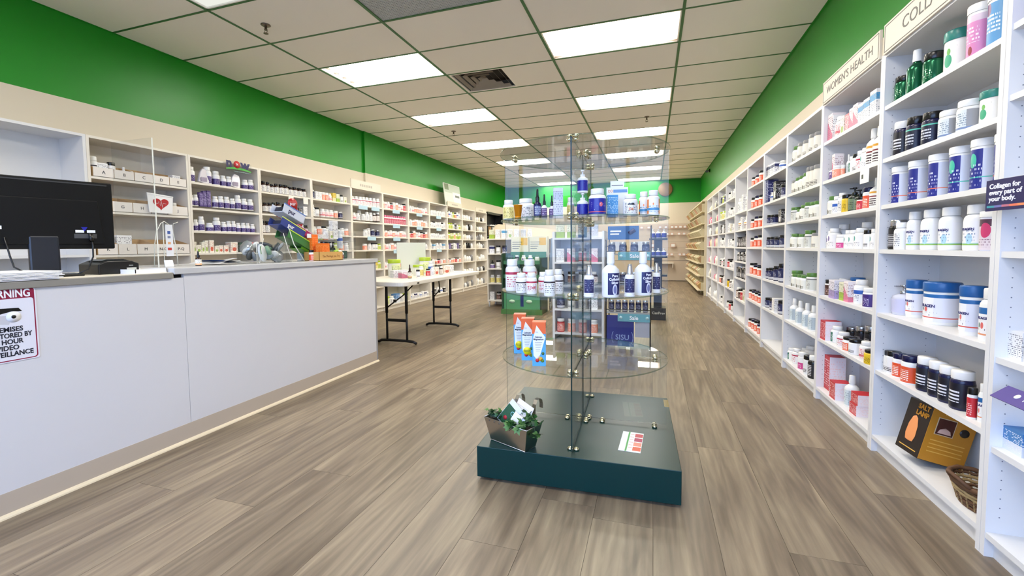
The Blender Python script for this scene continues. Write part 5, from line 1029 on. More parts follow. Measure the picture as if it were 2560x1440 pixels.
for i, l in enumerate('FGHI'): cbin([2.345, 2.465, 2.615, 2.76][i], [2.465, 2.615, 2.76, 2.90][i] , 1.38, l, 'white fronted cardboard bin lettered %s, middle row behind the monitor' % l, .085)
cbin(2.90, 3.085, 1.38, 'J', 'white fronted cardboard bin lettered J, middle row near the heart bag', .085)
for i, (l, a, b_) in enumerate([('K', 2.345, 2.49), ('L', 2.49, 2.63), ('M', 2.63, 2.77), ('N-O', 2.77, 2.92), ('P-Q', 2.92, 3.085)]): cbin(a, b_, 1.02, l, 'white fronted cardboard bin lettered %s, bottom row behind the counter' % l, .09)
for y, z, s_, r, h, lb in [(2.385, 1.66, 'blackband', .032, .16, 'big white bottle with black line behind bin A'), (2.43, 1.66, 'wpl', .04, .115, 'plain white carton standing in bin A'), (2.51, 1.66, 'blkwht', .028, .135, 'white jar with dark cap standing in bin B'),
                           (2.60, 1.66, 'white', .012, .11, 'thin white bottle in bin B'), (2.655, 1.66, 'white', .02, .085, 'short white bottle in bin C'), (3.02, 1.66, 'wpl', .035, .10, 'white carton standing in bin E'), (2.99, 1.39, 'coral', .035, .11, 'white jar with coral print in bin J'),
                           (2.38, 1.03, 'wpl', .03, .15, 'white carton standing in bin K, left'), (2.46, 1.03, 'wpl', .028, .15, 'white carton standing in bin K, right'), (2.56, 1.03, 'wpl', .055, .155, 'wide white carton standing in bin L')]:
    item(s_, FLX - .07, y, z, r, h, PI/2, lb, 'goods standing in the lettered bins', d=.06)
t = thing('paper_bag', 'white paper bag with red heartbeat heart on the bin shelf', 'bag', (FLX + .012, 2.83, 1.392), PI/2)
b = mb(); prism(b, [(-.098, 0), (.098, 0), (.108, .155), (-.112, .172)], -.006, .0); obj('bag_front', b, M['paper'], t)
b = mb(); prism(b, [(-.112, .160), (.108, .146), (.108, .158), (-.113, .175)], -.009, -.005); obj('folded_top', b, M['paper'], t)
pts = []
for i in range(40):
    a = 2*PI*i/40; pts.append((.0042*16*math.sin(a)**3, .085 + .0036*(13*math.cos(a) - 5*math.cos(2*a) - 2*math.cos(3*a) - math.cos(4*a))))
b = mb(); prism(b, pts, -.0075, -.006); obj('red_heart', b, mat('heart_red', (176, 26, 34), .4), t)
b = mb(); tube(b, [(-.05, -.008, .085), (-.025, -.008, .085), (-.018, -.008, .105), (-.008, -.008, .06), (.002, -.008, .115), (.010, -.008, .05), (.018, -.008, .09), (.045, -.008, .085)], .0016, 5); obj('heartbeat_line', b, M['inkw'], t)
# acrylic brand sign over the purple bay
t = thing('acrylic_sign', 'clear acrylic sign reading NOW with a green swoosh above the purple bottles', 'sign', (FLX + .03, 3.63, 1.88), PI/2)
sub(t, 'acrylic_panel', -.155, .155, 0, .003, -.0, .11, clearp)
text('lettering', 'n', .13, navyM, t, loc=(-.115, -.001, .085), bold=.006); text('lettering', 'w', .13, navyM, t, loc=(.075, -.001, .085), bold=.006, wide=1.1)
b = mb(); lathe(b, [(0, 0), (.038, 0), (.038, .003), (0, .003)], 28); o = obj('red_disc', b, mat('logo_red', (190, 40, 44), .4), t, loc=(-.025, -.001, .080)); o.rotation_euler = (PI/2, 0, 0)
for s in (-1, 1):
    b = mb(); tube(b, [(-.012, -.005, -.012*s), (0, -.005, 0), (.012, -.005, .012*s)], .003, 6); obj('white_cross', b, M['inkw'], t, loc=(-.025, 0, .08))
b = mb(); prism(b, [(-.15 + .3*i/16, .03 + .022*math.sin(PI*i/16)) for i in range(17)] + [(.15 - .3*i/16, .018 + .010*math.sin(PI*i/16)) for i in range(17)], -.002, 0); obj('green_swoosh', b, mat('swoosh_green', (70, 160, 60), .4), t)
sub(t, 'tagline', -.06, .15, -.001, 0, .004, .010, mat('tag_grey', (130, 150, 150), .5))
for y, lb in ((3.27, 'left silver foil pouch leaning among the purple bottles'), (3.62, 'right white foil pouch leaning among the purple bottles')):
    t = thing('foil_pouch', lb, 'pouch', (FLX - .03, y, 1.72), PI/2)
    b = mb(); prism(b, [(-.055, 0), (.055, 0), (.05, .10), (.03, .15), (-.03, .15), (-.05, .10)], -.015, .01); o = obj('pouch_body', b, mat('foil_white', (206, 204, 212), .25, .3), t, bevel=.006); o.rotation_euler = (-.15, .25, 0)
    sub(t, 'printed_panel', -.03, .03, -.0185, -.015, .02, .06, mat('foil_print', (150, 140, 160), .4))
# leaning landscape poster on top of the shelving
t = thing('poster', 'large pale landscape poster leaning on the wall above the left shelving', 'poster', (FLX - .02, 9.13, 1.978), PI/2); t.rotation_euler = (-.12, 0, PI/2)
sub(t, 'board', -.42, .40, 0, .008, 0, .50, mat('poster_pale', (206, 216, 200), .4)); sub(t, 'meadow_print', -.41, .39, -.001, 0, .30, .49, mat('poster_sky', (176, 190, 170), .4)); sub(t, 'tree_print', -.40, -.20, -.002, -.001, .36, .49, mat('poster_green', (96, 116, 72), .4))
sub(t, 'white_panel', -.02, .39, -.002, -.001, .06, .33, mat('poster_white', (226, 228, 220), .4)); sub(t, 'dark_words', .10, .33, -.003, -.002, .22, .27, mat('poster_ink', (110, 116, 110), .5)); sub(t, 'side_edge', -.425, -.42, 0, .02, 0, .5, mat('poster_edge', (236, 236, 226), .4))

# ---------------------------------------------------------------- rotating glass display tower
TX, TY, TZ = -.336, 2.23, .155
BA = 1.8 * PI / 180
t = thing('plinth', 'low square dark green plinth under the glass tower', 'plinth', (-.328, 2.235, 0), BA)
sub(t, 'plinth_box', -.435, .435, -.435, .435, .014, .155, M['dgreen'], .002)
for sx in (-1, 1):
    for sy in (-1, 1):
        b = mb(); lathe(b, [(0, 0), (.018, 0), (.02, .006), (.012, .014), (0, .014)], 12); obj('caster', b, M['black'], t, loc=(sx*.37, sy*.37, 0))
sub(t, 'edge_plate', .410, .4355, .28, .40, .150, .1565, M['chrome'])
gl = glass('tower_glass', (0.955, 0.97, 0.962), 0.55); ge = mat('green_glass_edge', (30, 50, 46), .15, spec=.25)
tw = thing('display_tower', 'round glass display tower on the dark green plinth', 'display', (TX, TY, TZ), BA)
LV = [.498 - TZ, .835 - TZ, 1.185 - TZ, 1.515 - TZ]; RT = .415; TH = .006
def disc(z):
    b = mb(); n = 72; lo = []; hi = []
    for i in range(n):
        a = 2*PI*i/n; lo.append(b.verts.new((RT*math.cos(a), RT*math.sin(a), z - TH/2))); hi.append(b.verts.new((RT*math.cos(a), RT*math.sin(a), z + TH/2)))
    b.faces.new(hi); b.faces.new(lo[::-1])
    for i in range(n):
        f = b.faces.new([lo[i], lo[(i+1)%n], hi[(i+1)%n], hi[i]]); f.material_index = 1; f.smooth = True
    return obj('glass_shelf', b, [gl, glass('tower_disc_edge', (0.50, 0.62, 0.58), .6)], tw)
for z in LV: disc(z)
def gpanel(x0, x1, y0, y1, z0, z1):
    b = mb(); box(b, x0, x1, y0, y1, z0, z1)
    b.faces.ensure_lookup_table()
    horiz = (x1 - x0) > (y1 - y0)
    for f in b.faces:
        nrm = f.normal if f.normal.length else None
        c = f.calc_center_median()
        f.material_index = 0 if (abs(c.y - y0) < 1e-6 or abs(c.y - y1) < 1e-6) == horiz and not (abs(c.z - z0) < 1e-6 or abs(c.z - z1) < 1e-6) and (horiz == (abs(c.x - (x0 + x1)/2) < 1e-6)) else 1
    return obj('glass_panel', b, [gl, ge], tw)
zz = [.014] + LV
for i in range(4):
    z0_, z1_ = zz[i] + (TH/2 if i else 0), zz[i+1] - TH/2
    gpanel(-.003, .003, -.405, -.004, z0_, z1_); gpanel(-.003, .003, .004, .405, z0_, z1_)
    gpanel(-.41, -.004, -.003, .003, z0_, z1_); gpanel(.004, .41, -.003, .003, z0_, z1_)
def knob(x, y, z, up):
    b = mb(); s = 1 if up else -1
    lathe(b, [(0, 0), (.011, 0), (.013, .003*1), (.012, .008), (.007, .013), (0, .014)], 12)
    o = obj('clip_knob', b, M['chrome'], tw, loc=(x, y, z)); o.rotation_euler = (0 if up else PI, 0, 0)
clips = [(0, -.355), (0, .355), (.355, 0), (-.355, 0), (.02, -.02), (-.02, .02), (.03, .025)]
for iz, z in enumerate([.0] + LV):
    for (x, y) in clips:
        for s in (-1, 1):
            if iz == 0:
                ox, oy = (.014*s, 0) if abs(x) < .01 else (0, .014*s)
                knob(x + ox, y + oy, 0.0, True)
            else:
                ox, oy = (.014*s, 0) if abs(x) < .01 else (0, .014*s)
                knob(x + ox, y + oy, z + TH/2, True); knob(x + ox, y + oy, z - TH/2, False)
                b = mb(); tube(b, [(x + ox*1.6, y + oy*1.6, z - .012), (x - ox*.4, y - oy*.4, z - .012)], .0045, 8); obj('clip_screw', b, M['chrome'], tw)
    if iz == 0:
        for (x, y) in ((.10, 0), (-.08, 0)):
            for s in (-1, 1): knob(x, y + .012*s, 0, True)
z1s, z2s, z3s = .498 + TH/2, .835 + TH/2, 1.185 + TH/2
cm = boxmat((90, 176, 226), (244, 120, 50), (120, 170, 200), 'plain')
def calbox(x, y, rz, label, badge):
    t = thing('mineral_carton', label, 'carton', (x, y, z1s), rz, 'orange and blue mineral cartons on the lowest glass shelf')
    w, d, h = .031, .028, .205
    sub(t, 'carton_body', -w, w, -d, d, 0, h, mat('carton_sky', (84, 168, 220), .35), .0008); sub(t, 'side_print', w, w + .0008, -d + .003, d - .003, .004, h - .02, mat('carton_side', (226, 228, 232), .4)); sub(t, 'top_wrap', -w - .0006, w + .0006, -d - .0006, d + .0006, h * .74, h + .0005, mat('carton_orange', (236, 104, 44), .35))
    sub(t, 'green_flap', w + .0005, w + .0015, -.018, d - .002, h - .028, h - .004, mat('carton_green', (50, 110, 60), .4))
    b = mb(); prism(b, [(-w + .003, h * .62), (-w * .35, h * .93), (w - .001, h * .66), (w * .2, .055), (-w * .3, .03), (-w + .006, .05)], -d - .0014, -d - .0006); obj('white_diamond', b, M['paper'], t)
    text('lettering', 'Calcium\nMagnesium', .0105, M['ink'], t, loc=(-.002, -d - .0016, h * .64), bold=.0003)
    text('lettering', 'Salus', .006, mat('ink_blue', (60, 80, 150), .5), t, loc=(-.01, -d - .0016, h * .78))
    for i in range(6): sub(t, 'print_line', -.019 + .001*i, .014 - .002*i, -d - .0016, -d - .0013, h*.54 - i*.008, h*.54 - i*.008 + .0015, M['inkg'])
    for i, (dx, dz, c, r_) in enumerate([(-.008, .028, (206, 50, 50), .009), (.008, .034, (220, 170, 50), .010), (.016, .026, (110, 150, 60), .008), (.0, .042, (230, 190, 160), .006), (.018, .06, (70, 110, 60), .007)]):
        b = mb(); lathe(b, [(0, 0), (r_, 0), (r_, .0006), (0, .0006)], 10); o = obj('fruit_print', b, mat('fruit%d' % i, c, .5), t, loc=(dx, -d - .0014, dz)); o.rotation_euler = (PI/2, 0, 0)
    if badge:
        b = mb(); lathe(b, [(0, 0), (.0185, 0), (.0185, .0008), (0, .0008)], 24); o = obj('yellow_badge', b, mat('badge_yellow', (240, 226, 20), .4), t, loc=(-.004, -d - .0022, .048)); o.rotation_euler = (PI/2, 0, 0)
        text('lettering', 'ADVANCED\nFORMULA', .006, M['ink'], t, loc=(-.004, -d - .0034, .048))
calbox(-.655, 2.17, .22, 'rearmost mineral carton with yellow badge on the lowest glass shelf', True)
calbox(-.578, 2.05, .22, 'middle mineral carton with yellow badge on the lowest glass shelf', True)
calbox(-.500, 1.965, .20, 'front mineral carton without badge, nearest the glass edge', False)
def wraptext(o, words, size, z, m, bold=.0, wide=1.0, ang=0.0):
    """lettering round a bottle whose root is scaled (r, r, h): undo the scale and bend the words to the radius"""
    r, h = o.scale[0], o.scale[2]
    c = text('lettering', words, size, m, o, loc=(0, 0, z), wrap=r * 1.02, bold=bold, wide=wide); c.scale = (1/r, 1/r, 1/h); c.rotation_euler = (0, 0, ang); return c
TS = 'products on the middle glass shelf'; TT = 'products on the top glass shelf'
# middle shelf
item('redband', -.660, 2.060, z2s, .0334, .155, .3, 'tall white red banded bottle farthest left on the middle glass shelf', TS)
item('redband', -.592, 2.135, z2s, .0345, .152, .3, 'tall white red banded bottle behind the small ones, middle glass shelf', TS)
item('blackband', -.585, 1.965, z2s, .0262, .094, .3, 'small white bottle with black print at the left of the middle glass shelf', TS)
o = item('redband', -.527, 1.935, z2s, .0245, .098, .3, 'small red banded white bottle nearest the front, left half, middle glass shelf', TS); wraptext(o, 'C1000', .014, .3, mat('ink_crimson', (190, 30, 60), .5))
item('redband', -.487, 2.000, z2s, .0235, .097, .3, 'small red banded white bottle half hidden by its neighbour, middle glass shelf', TS)
item('blackband', -.428, 1.873, z2s, .0253, .115, .25, 'white bottle with black band beside the front glass edge, middle shelf', TS)
item('blackband', -.408, 1.968, z2s, .0220, .112, .25, 'white bottle with black band behind the front one, middle shelf', TS)
item('silverspray', -.256, 1.876, z2s, .0220, .137, .15, 'small navy spray bottle left of the two large silver bottles', TS)
o = item('silver32', -.167, 1.896, z2s, .0365, .191, .62, 'front large navy labelled bottle on the middle glass shelf', TS)
wraptext(o, 'Pure\nColloidal\nSilver', .0145, .40, M['inkw'], bold=.0005, ang=0)
o = item('silverspray', -.090, 1.928, z2s, .0212, .139, .1, 'navy spray bottle standing between the two large silver bottles', TS); 
o = item('silver32', -.037, 2.005, z2s, .0372, .189, .72, 'rear large navy labelled bottle on the middle glass shelf', TS); wraptext(o, 'Pure\nColloidal\nSilver', .0145, .40, M['inkw'], bold=.0005)
item('silverspray', .020, 2.098, z2s, .0180, .137, .1, 'navy spray bottle farthest right on the middle glass shelf', TS)
# top shelf
item('yellow', -.684, 2.085, z3s, .0282, .099, .3, 'white bottle with pale yellow label farthest left on the top glass shelf', TT)
t = thing('measuring_cup', 'small orange plastic cup on the top glass shelf', 'cup', (-.612, 2.010, z3s + .012), .2); b = mb(); lathe(b, [(0, 0), (.015, 0), (.021, .052), (.0225, .052), (.0225, .054), (.0195, .054), (.0145, .003), (0, .003)], 20); obj('cup_body', b, mat('cup_orange', (240, 150, 20), .3), t); b = mb(); lathe(b, [(0, -.012), (.016, -.012), (.014, 0), (0, 0)], 20); obj('cup_foot', b, mat('cup_orange', (240, 150, 20), .3), t)
item('white', -.606, 2.125, z3s, .0425, .106, .3, 'wide plain white tub like bottle behind the orange cup', TT)
item('dropnavy', -.507, 1.975, z3s, .0180, .132, .4, 'navy dropper bottle at the front of the top glass shelf', TT)
item('droppur', -.500, 2.080, z3s, .0140, .120, .3, 'left of two small white droppers behind the navy one', TT); item('droppur', -.468, 2.105, z3s, .0130, .115, .3, 'right of two small white droppers behind the navy one', TT)
item('greyc', -.428, 2.060, z3s, .0225, .142, .25, 'tall pale grey carton on the top glass shelf', TT, d=.04); item('yellow', -.384, 2.150, z3s, .0180, .106, .2, 'small yellow labelled bottle next to the central glass edge', TT)
item('pumpblue', -.305, 2.020, z3s, .0262, .110, .15, 'lower blue labelled pump bottle carrying another one, top glass shelf', TT); item('pumpblue', -.305, 2.020, z3s + .1102, .0240, .104, .15, 'upper blue labelled pump bottle stacked on the lower one', TT)
item('jarblue', -.236, 2.000, z3s, .0385, .122, .2, 'large white jar like bottle with bright blue label, top glass shelf', TT)
item('skyc', -.178, 2.085, z3s, .0240, .100, .2, 'sky blue carton under the white vitamin card, top glass shelf', TT, d=.05)
t = thing('vitamin_card', 'white shelf card reading D3 standing over the blue carton', 'card', (-.160, 2.150, z3s), .1); sub(t, 'card', -.05, .05, -.001, .001, .0, .145, M['paper']); sub(t, 'card_top', -.032, .032, -.001, .001, .145, .175, M['paper'])
text('lettering', 'D3', .018, mat('ink_orange', (226, 130, 70), .5), t, loc=(-.032, -.0016, .127)); sub(t, 'blue_words', -.018, .046, -.0018, -.001, .120, .134, mat('ink_sky', (110, 150, 200), .5)); sub(t, 'grey_words', -.026, .026, -.0018, -.001, .152, .156, M['inkg'])
o = item('white', -.095, 2.055, z3s, .0325, .098, .15, 'white jar with black mark and orange D3, top glass shelf', TT); wraptext(o, 'D3', .016, .3, mat('ink_orange', (226, 130, 70), .5), bold=.0006); b = mb(); lathe(b, [(1.02, .50), (1.02, .56)], 8, a0=-.45, a1=.45); obj('black_mark', b, M['black'], o)
item('d3a', -.038, 2.120, z3s, .0225, .114, .1, 'orange and blue printed white bottle behind, right end of the top glass shelf', TT); item('d3a', .004, 2.060, z3s, .0265, .111, .1, 'orange and blue printed white bottle in front, right end of the top glass shelf', TT)

# ---------------------------------------------------------------- planter with ivy on the plinth
t = thing('planter', 'small galvanised metal trough planter with hooks and ivy on the plinth', 'planter', (-.602, 1.862, .1562), -23 * PI / 180)
def frustum(bm, w0, d0, w1, d1, z0, z1, th):
    o_ = [bm.verts.new((sx*w/2, sy*d/2, z)) for (w, d, z) in ((w0, d0, z0), (w1, d1, z1)) for sx, sy in ((-1, -1), (1, -1), (1, 1), (-1, 1))]
    i_ = [bm.verts.new((sx*(w/2 - th), sy*(d/2 - th), z)) for (w, d, z) in ((w0, d0, z0 + th), (w1, d1, z1)) for sx, sy in ((-1, -1), (1, -1), (1, 1), (-1, 1))]
    for k in range(4):
        j = (k + 1) % 4; bm.faces.new([o_[k], o_[j], o_[j+4], o_[k+4]]); bm.faces.new([i_[k], i_[k+4], i_[j+4], i_[j]]); bm.faces.new([o_[k+4], o_[j+4], i_[j+4], i_[k+4]])
    bm.faces.new(o_[:4][::-1]); bm.faces.new(i_[:4])
b = mb(); frustum(b, .205, .075, .255, .110, 0, .108, .002); obj('trough', b, M['steel'], t)
b = mb(); tube(b, [(-.1275, -.055, .108), (.1275, -.055, .108), (.1275, .055, .108), (-.1275, .055, .108), (-.1275, -.055, .108)], .0022, 6); obj('rolled_rim', b, M['steel'], t)
b = mb(); tube(b, [(-.102, -.0375, .002), (.102, -.0375, .002), (.102, .0375, .002)], .0016, 6); obj('base_seam', b, mat('seam_light', (226, 224, 214), .3, .6), t)
for i in range(4):
    b = mb(); lathe(b, [(0, 0), (.004, 0), (.003, .002), (0, .002)], 8); o = obj('rivet', b, mat('rivet_dark', (110, 106, 100), .4, .8), t, loc=(-.095 + i*.03, -.0535, .098)); o.rotation_euler = (PI/2, 0, 0)
b = mb(); box(b, -.118, .118, -.048, .048, .080, .086); obj('soil', b, mat('planter_soil', (36, 28, 22), .9, bump=.6, bscale=60), t)
for hx in (-.02, .085):      # flat over-rail hooks
    prof = [(.0, .10), (.0, .165), (.004, .185), (.016, .202), (.034, .206), (.050, .196), (.056, .175), (.055, .155)]
    b = mb(); rows_ = []
    for (yy, z) in prof: rows_.append([b.verts.new((hx + sx*.010, .050 + yy, z)) for sx in (-1, 1)])
    for A, B_ in zip(rows_, rows_[1:]): b.faces.new([A[0], A[1], B_[1], B_[0]])
    bmesh.ops.solidify(b, geom=b.faces[:], thickness=.0018); obj('rail_hook', b, M['steel'], t)
leafm = [mat('ivy_green', (40, 92, 34), .45, var=.3, bscale=80), mat('ivy_dark', (26, 62, 30), .45, var=.3, bscale=80), mat('ivy_light', (86, 130, 60), .45, var=.25, bscale=80)]
def leaf_mesh(m):
    b = mb(); out_ = [(0, -.2), (.35, -.35), (.75, -.1), (.5, .15), (.62, .5), (.25, .45), (0, 1.0), (-.25, .45), (-.62, .5), (-.5, .15), (-.75, -.1), (-.35, -.35)]
    c = b.verts.new((0, .1, .10)); vs_ = [b.verts.new((x, y, -.12*abs(x) - .1*y*y)) for x, y in out_]
    for i in range(12): f = b.faces.new([c, vs_[i], vs_[(i+1) % 12]]); f.smooth = True
    me = fin(b, 'leaf'); me.materials.append(m); return me
LM = [leaf_mesh(m) for m in leafm]; r2 = random.Random(11)
def ivy(px, py, pz, n, spread, sz, par):
    for i in range(n):
        o = bpy.data.objects.new('ivy_leaf', LM[r2.choice([0, 0, 1, 1, 2])]); COL.objects.link(o); o.parent = par
        s_ = sz * r2.uniform(.7, 1.25); o.scale = (s_, s_, s_)
        o.location = (px + r2.gauss(0, spread), py + r2.gauss(0, spread * .7), pz + r2.uniform(-.25, 1) * spread); o.rotation_euler = (r2.uniform(-.9, 1.0), r2.uniform(-.7, .7), r2.uniform(0, 6.28))
ivy(-.098, -.01, .115, 26, .017, .023, t); ivy(.058, -.035, .100, 34, .023, .026, t); ivy(.098, .0, .115, 26, .020, .026, t); ivy(.135, -.015, .072, 10, .011, .027, t); ivy(.080, .02, .14, 8, .016, .026, t)
for pts in ([(-.09, 0, .085), (-.10, -.01, .12), (-.135, -.02, .125)], [(.06, -.02, .085), (.05, -.05, .105), (.04, -.07, .09)], [(.10, 0, .085), (.125, 0, .12), (.14, -.01, .06)]):
    b = mb(); tube(b, pts, .0015, 5); obj('ivy_stem', b, leafm[1], t)
def card(nm, lab, x, y, z, w, h, m, rx, ry, rz):
    b = mb(); box(b, -w/2, w/2, -.0006, .0006, 0, h); o = obj(nm, b, m, None, loc=(x, y, z)); o.rotation_euler = (rx, ry, rz); return tag(o, lab, 'card')
o = card('leaflet', 'green and white photo leaflet standing in the planter behind the ivy', -.655, 1.868, .236, .075, .125, mat('leaflet_white', (226, 228, 232), .5), -.25, .62, -.4)
def subo(par, nm, x0, x1, z0, z1, m, dy=.0008):
    b = mb(); box(b, x0, x1, -dy - .0006, -dy + .0, z0, z1); return obj(nm, b, m, par)
subo(o, 'green_photo', -.036, .036, .005, .098, mat('photo_green', (40, 96, 60), .4, var=.5, bscale=60))
b = mb(); lathe(b, [(.008, 0), (.011, 0), (.011, .0006), (.008, .0006)], 18); q = obj('ring_print', b, mat('ring_blue', (130, 190, 190), .5), o, loc=(.01, -.0016, .075)); q.rotation_euler = (PI/2, 0, 0)
b = mb(); lathe(b, [(0, 0), (.010, 0), (.010, .0006), (0, .0006)], 18); q = obj('red_print', b, mat('berry_red', (170, 40, 50), .5), o, loc=(-.008, -.0016, .035)); q.rotation_euler = (PI/2, 0, 0)
o = card('blank_card', 'blank cream handwritten card sticking up from the planter', -.585, 1.850, .232, .095, .125, mat('cream_card', (236, 226, 214), .6), -.32, .30, -.45)
for i in range(3): subo(o, 'faint_line', -.04, .03, .100 - i*.012, .101 - i*.012, mat('faint_ink', (176, 170, 158), .5))
o = card('white_leaflet', 'lower white leaflet with pink print tucked in the planter front', -.600, 1.832, .222, .07, .085, M['paper'], -.35, .45, -.45); subo(o, 'pink_print', -.03, -.005, .01, .025, mat('pink_print', (220, 150, 150), .5))
# postcard lying on the plinth
t = thing('postcard', 'small white and red fruit postcard lying flat on the plinth', 'postcard', (-.083, 2.03, .1552), -.05)
sub(t, 'card', -.052, .052, -.11, .11, 0, .0012, M['paper']) ; sub(t, 'green_stripe', -.022, -.014, -.108, .108, .0012, .0016, mat('stripe_mid_green', (80, 160, 80), .5))
for i, c in enumerate([(196, 70, 80), (176, 60, 90), (226, 140, 120), (226, 100, 70)]): sub(t, 'fruit_photo', .012, .050, .055 - i*.05, .095 - i*.05, .0012, .0016, mat('fruit_photo%d' % i, c, .5))
for i in range(6): sub(t, 'print_line', -.010, .008, .08 - i*.03, .084 - i*.03, .0012, .0015, mat('pink_print', (220, 150, 150), .5))
t.scale = (.92, .95, 1)

# ---------------------------------------------------------------- folding table and its goods
t = thing('folding_table', 'long white folding table with black folding legs beyond the counter', 'table', (-2.67, 4.70, 0))
tb = mat('white_blow_moulded', (228, 222, 210), .45); 
b = mb(); pl = []
w, l, rc = .38, 1.0, .09
for cx_, cy_, a0 in ((w - rc, l - rc, 0), (-w + rc, l - rc, PI/2), (-w + rc, -l + rc, PI), (w - rc, -l + rc, 1.5*PI)):
    for i in range(7): a = a0 + PI/2*i/6; pl.append((cx_ + rc*math.cos(a), cy_ + rc*math.sin(a)))
lo = [b.verts.new((x, y, .675)) for x, y in pl]; hi = [b.verts.new((x, y, .72)) for x, y in pl]
b.faces.new(hi); b.faces.new(lo[::-1])
for i in range(len(pl)): b.faces.new([lo[i], lo[(i+1) % len(pl)], hi[(i+1) % len(pl)], hi[i]])
obj('table_top', b, tb, t, bevel=.008)
sub(t, 'handle_slot', .378, .3815, -.75, -.71, .685, .70, M['black'])
for ly in (-.55, .54):
    for lx in (-.125, .125):
        b = mb(); tube(b, [(lx, ly, .025), (lx, ly, .36)], .0125, 10); tube(b, [(lx, ly, .34), (lx, ly, .675)], .0165, 10); obj('leg', b, M['dblack'], t)
    b = mb(); tube(b, [(-.24, ly, .012), (-.20, ly, .03), (-.1, ly, .036), (.1, ly, .036), (.20, ly, .03), (.24, ly, .012)], .0155, 8); obj('foot_bar', b, M['dblack'], t)
    b = mb(); box(b, -.125, .125, ly - .012, ly + .012, .245, .275); obj('cross_bar', b, M['dblack'], t)
    s = 1 if ly < 0 else -1
    b = mb(); tube(b, [(-.115, ly, .40), (-.03, ly + .04*s, .47), (.02, ly + .10*s, .52), (.10, ly + .28*s, .675)], .0075, 8); obj('folding_brace', b, M['dblack'], t)
    b = mb(); box(b, -.045, -.015, ly + .02*s - .01, ly + .02*s + .01, .455, .485); obj('brace_joint', b, M['dblack'], t)
TG = 'goods on the folding table'
zt = .7205
for s_, x, y, r, h, lb in [('wpl', -2.72, 4.30, .09, .085, 'wide low white carton at the near end of the folding table'), ('wpink', -2.62, 4.24, .05, .075, 'small white carton with red line behind the amber bottle'), ('dropper', -2.53, 4.21, .022, .15, ''),
    ('blkwht', -2.48, 4.30, .022, .09, 'white bottle with black cap on the folding table, near half'), ('limeswirl', -2.86, 4.42, .07, .20, 'large lime lidded tub at the back left of the folding table'), ('limeswirl', -2.66, 4.62, .06, .13, 'lime lidded tub in the middle of the folding table'),
    ('yellow', -2.60, 4.58, .030, .12, 'yellow labelled bottle before the middle lime tub'), ('limeswirl', -2.78, 5.00, .07, .21, 'large lime lidded tub toward the far end of the folding table'), ('redlab', -2.52, 4.60, .025, .085, 'small red labelled jar on the table edge'),
    ('greyc', -2.54, 4.66, .03, .05, 'low grey carton on the table edge'), ('bluelab', -2.62, 4.86, .035, .17, 'tall blue and white bottle in the middle of the folding table'), ('white', -2.47, 4.62, .026, .10, 'plain white bottle right of the low grey carton'),
    ('herbr', -2.50, 4.76, .03, .10, 'carton with red fruit spot on the folding table'), ('dkpump', -2.55, 4.86, .022, .15, 'dark pump bottle behind the red fruit carton'), ('herbr', -2.52, 5.06, .045, .10, 'larger carton with red spot toward the far table end'),
    ('wpl', -2.54, 5.20, .05, .10, 'white carton at the far end of the folding table'), ('blk', -2.66, 5.16, .03, .10, 'black carton near the far end of the folding table'), ('amberp', -2.50, 4.90, .022, .10, 'amber bottle with white label toward the far table half')]:
    if s_ == 'dropper': o = item('drop', x, y, zt, r, h, PI/3, 'brown dropper bottle at the near table edge', TG); [c for c in o.children if c.name.startswith('cap')][0].data = unit_mesh('dropper', 'cap', C['amber'], 24)
    else: item(s_, x, y, zt, r, h, PI/3, lb, TG, d=min(.08, 1.6*r))
t = thing('loose_papers', 'few flat papers at the far end of the folding table', 'papers', (-2.58, 5.42, zt), .3)
for i in range(3): b = mb(); box(b, -.1, .1, -.07, .07, i*.002, i*.002 + .0015); obj('sheet', b, M['paper'] if i != 1 else mat('blue_leaflet', (70, 100, 160), .5), t, loc=(.01*i, .012*i, 0), rz=.2*i)
t = thing('notice_board', 'blank white notice board standing on the folding table', 'notice board', (-2.92, 4.93, zt), PI/2 - .35)
sub(t, 'panel', -.24, .22, -.003, .003, .14, .40, mat('board_white', (218, 222, 214), .5)); sub(t, 'lower_panel', -.18, .20, -.003, .003, .0, .14, mat('board_white', (218, 222, 214), .5)); sub(t, 'foot', -.10, .10, -.03, .03, 0, .006, clearp)

# ---------------------------------------------------------------- things farther down the room
# black merchandising rack with hooks and packs
t = thing('black_rack', 'tall black merchandising rack with white prongs at the far left', 'rack', (-4.22, 11.75, 0), 0)
sub(t, 'back_panel', -.29, -.25, -.55, .55, 0, 2.02, M['black']); sub(t, 'side_panel', -.25, .0, .53, .55, 0, 2.02, M['black']); sub(t, 'base', -.25, .05, -.55, .53, 0, .10, M['black']); sub(t, 'header', -.25, -.05, -.55, .53, 1.96, 2.02, M['black'])
for z in (1.66, 1.35, 1.0, .7, .38):
    for y in (-.42, -.28, -.14, 0, .14, .28, .42):
        b = mb(); tube(b, [(-.25, y, z), (.0, y, z), (.02, y, z + .02)], .006, 6); obj('prong', b, M['whitep'], t)
    sub(t, 'ticket_rail', -.02, -.012, -.5, .5, z - .02, z + .005, M['whitep'])
hp = [mat('hang_tan', (196, 150, 100), .5), mat('hang_white', (220, 216, 206), .5), mat('hang_yellow', (210, 180, 70), .5), mat('hang_dark', (60, 56, 60), .5)]
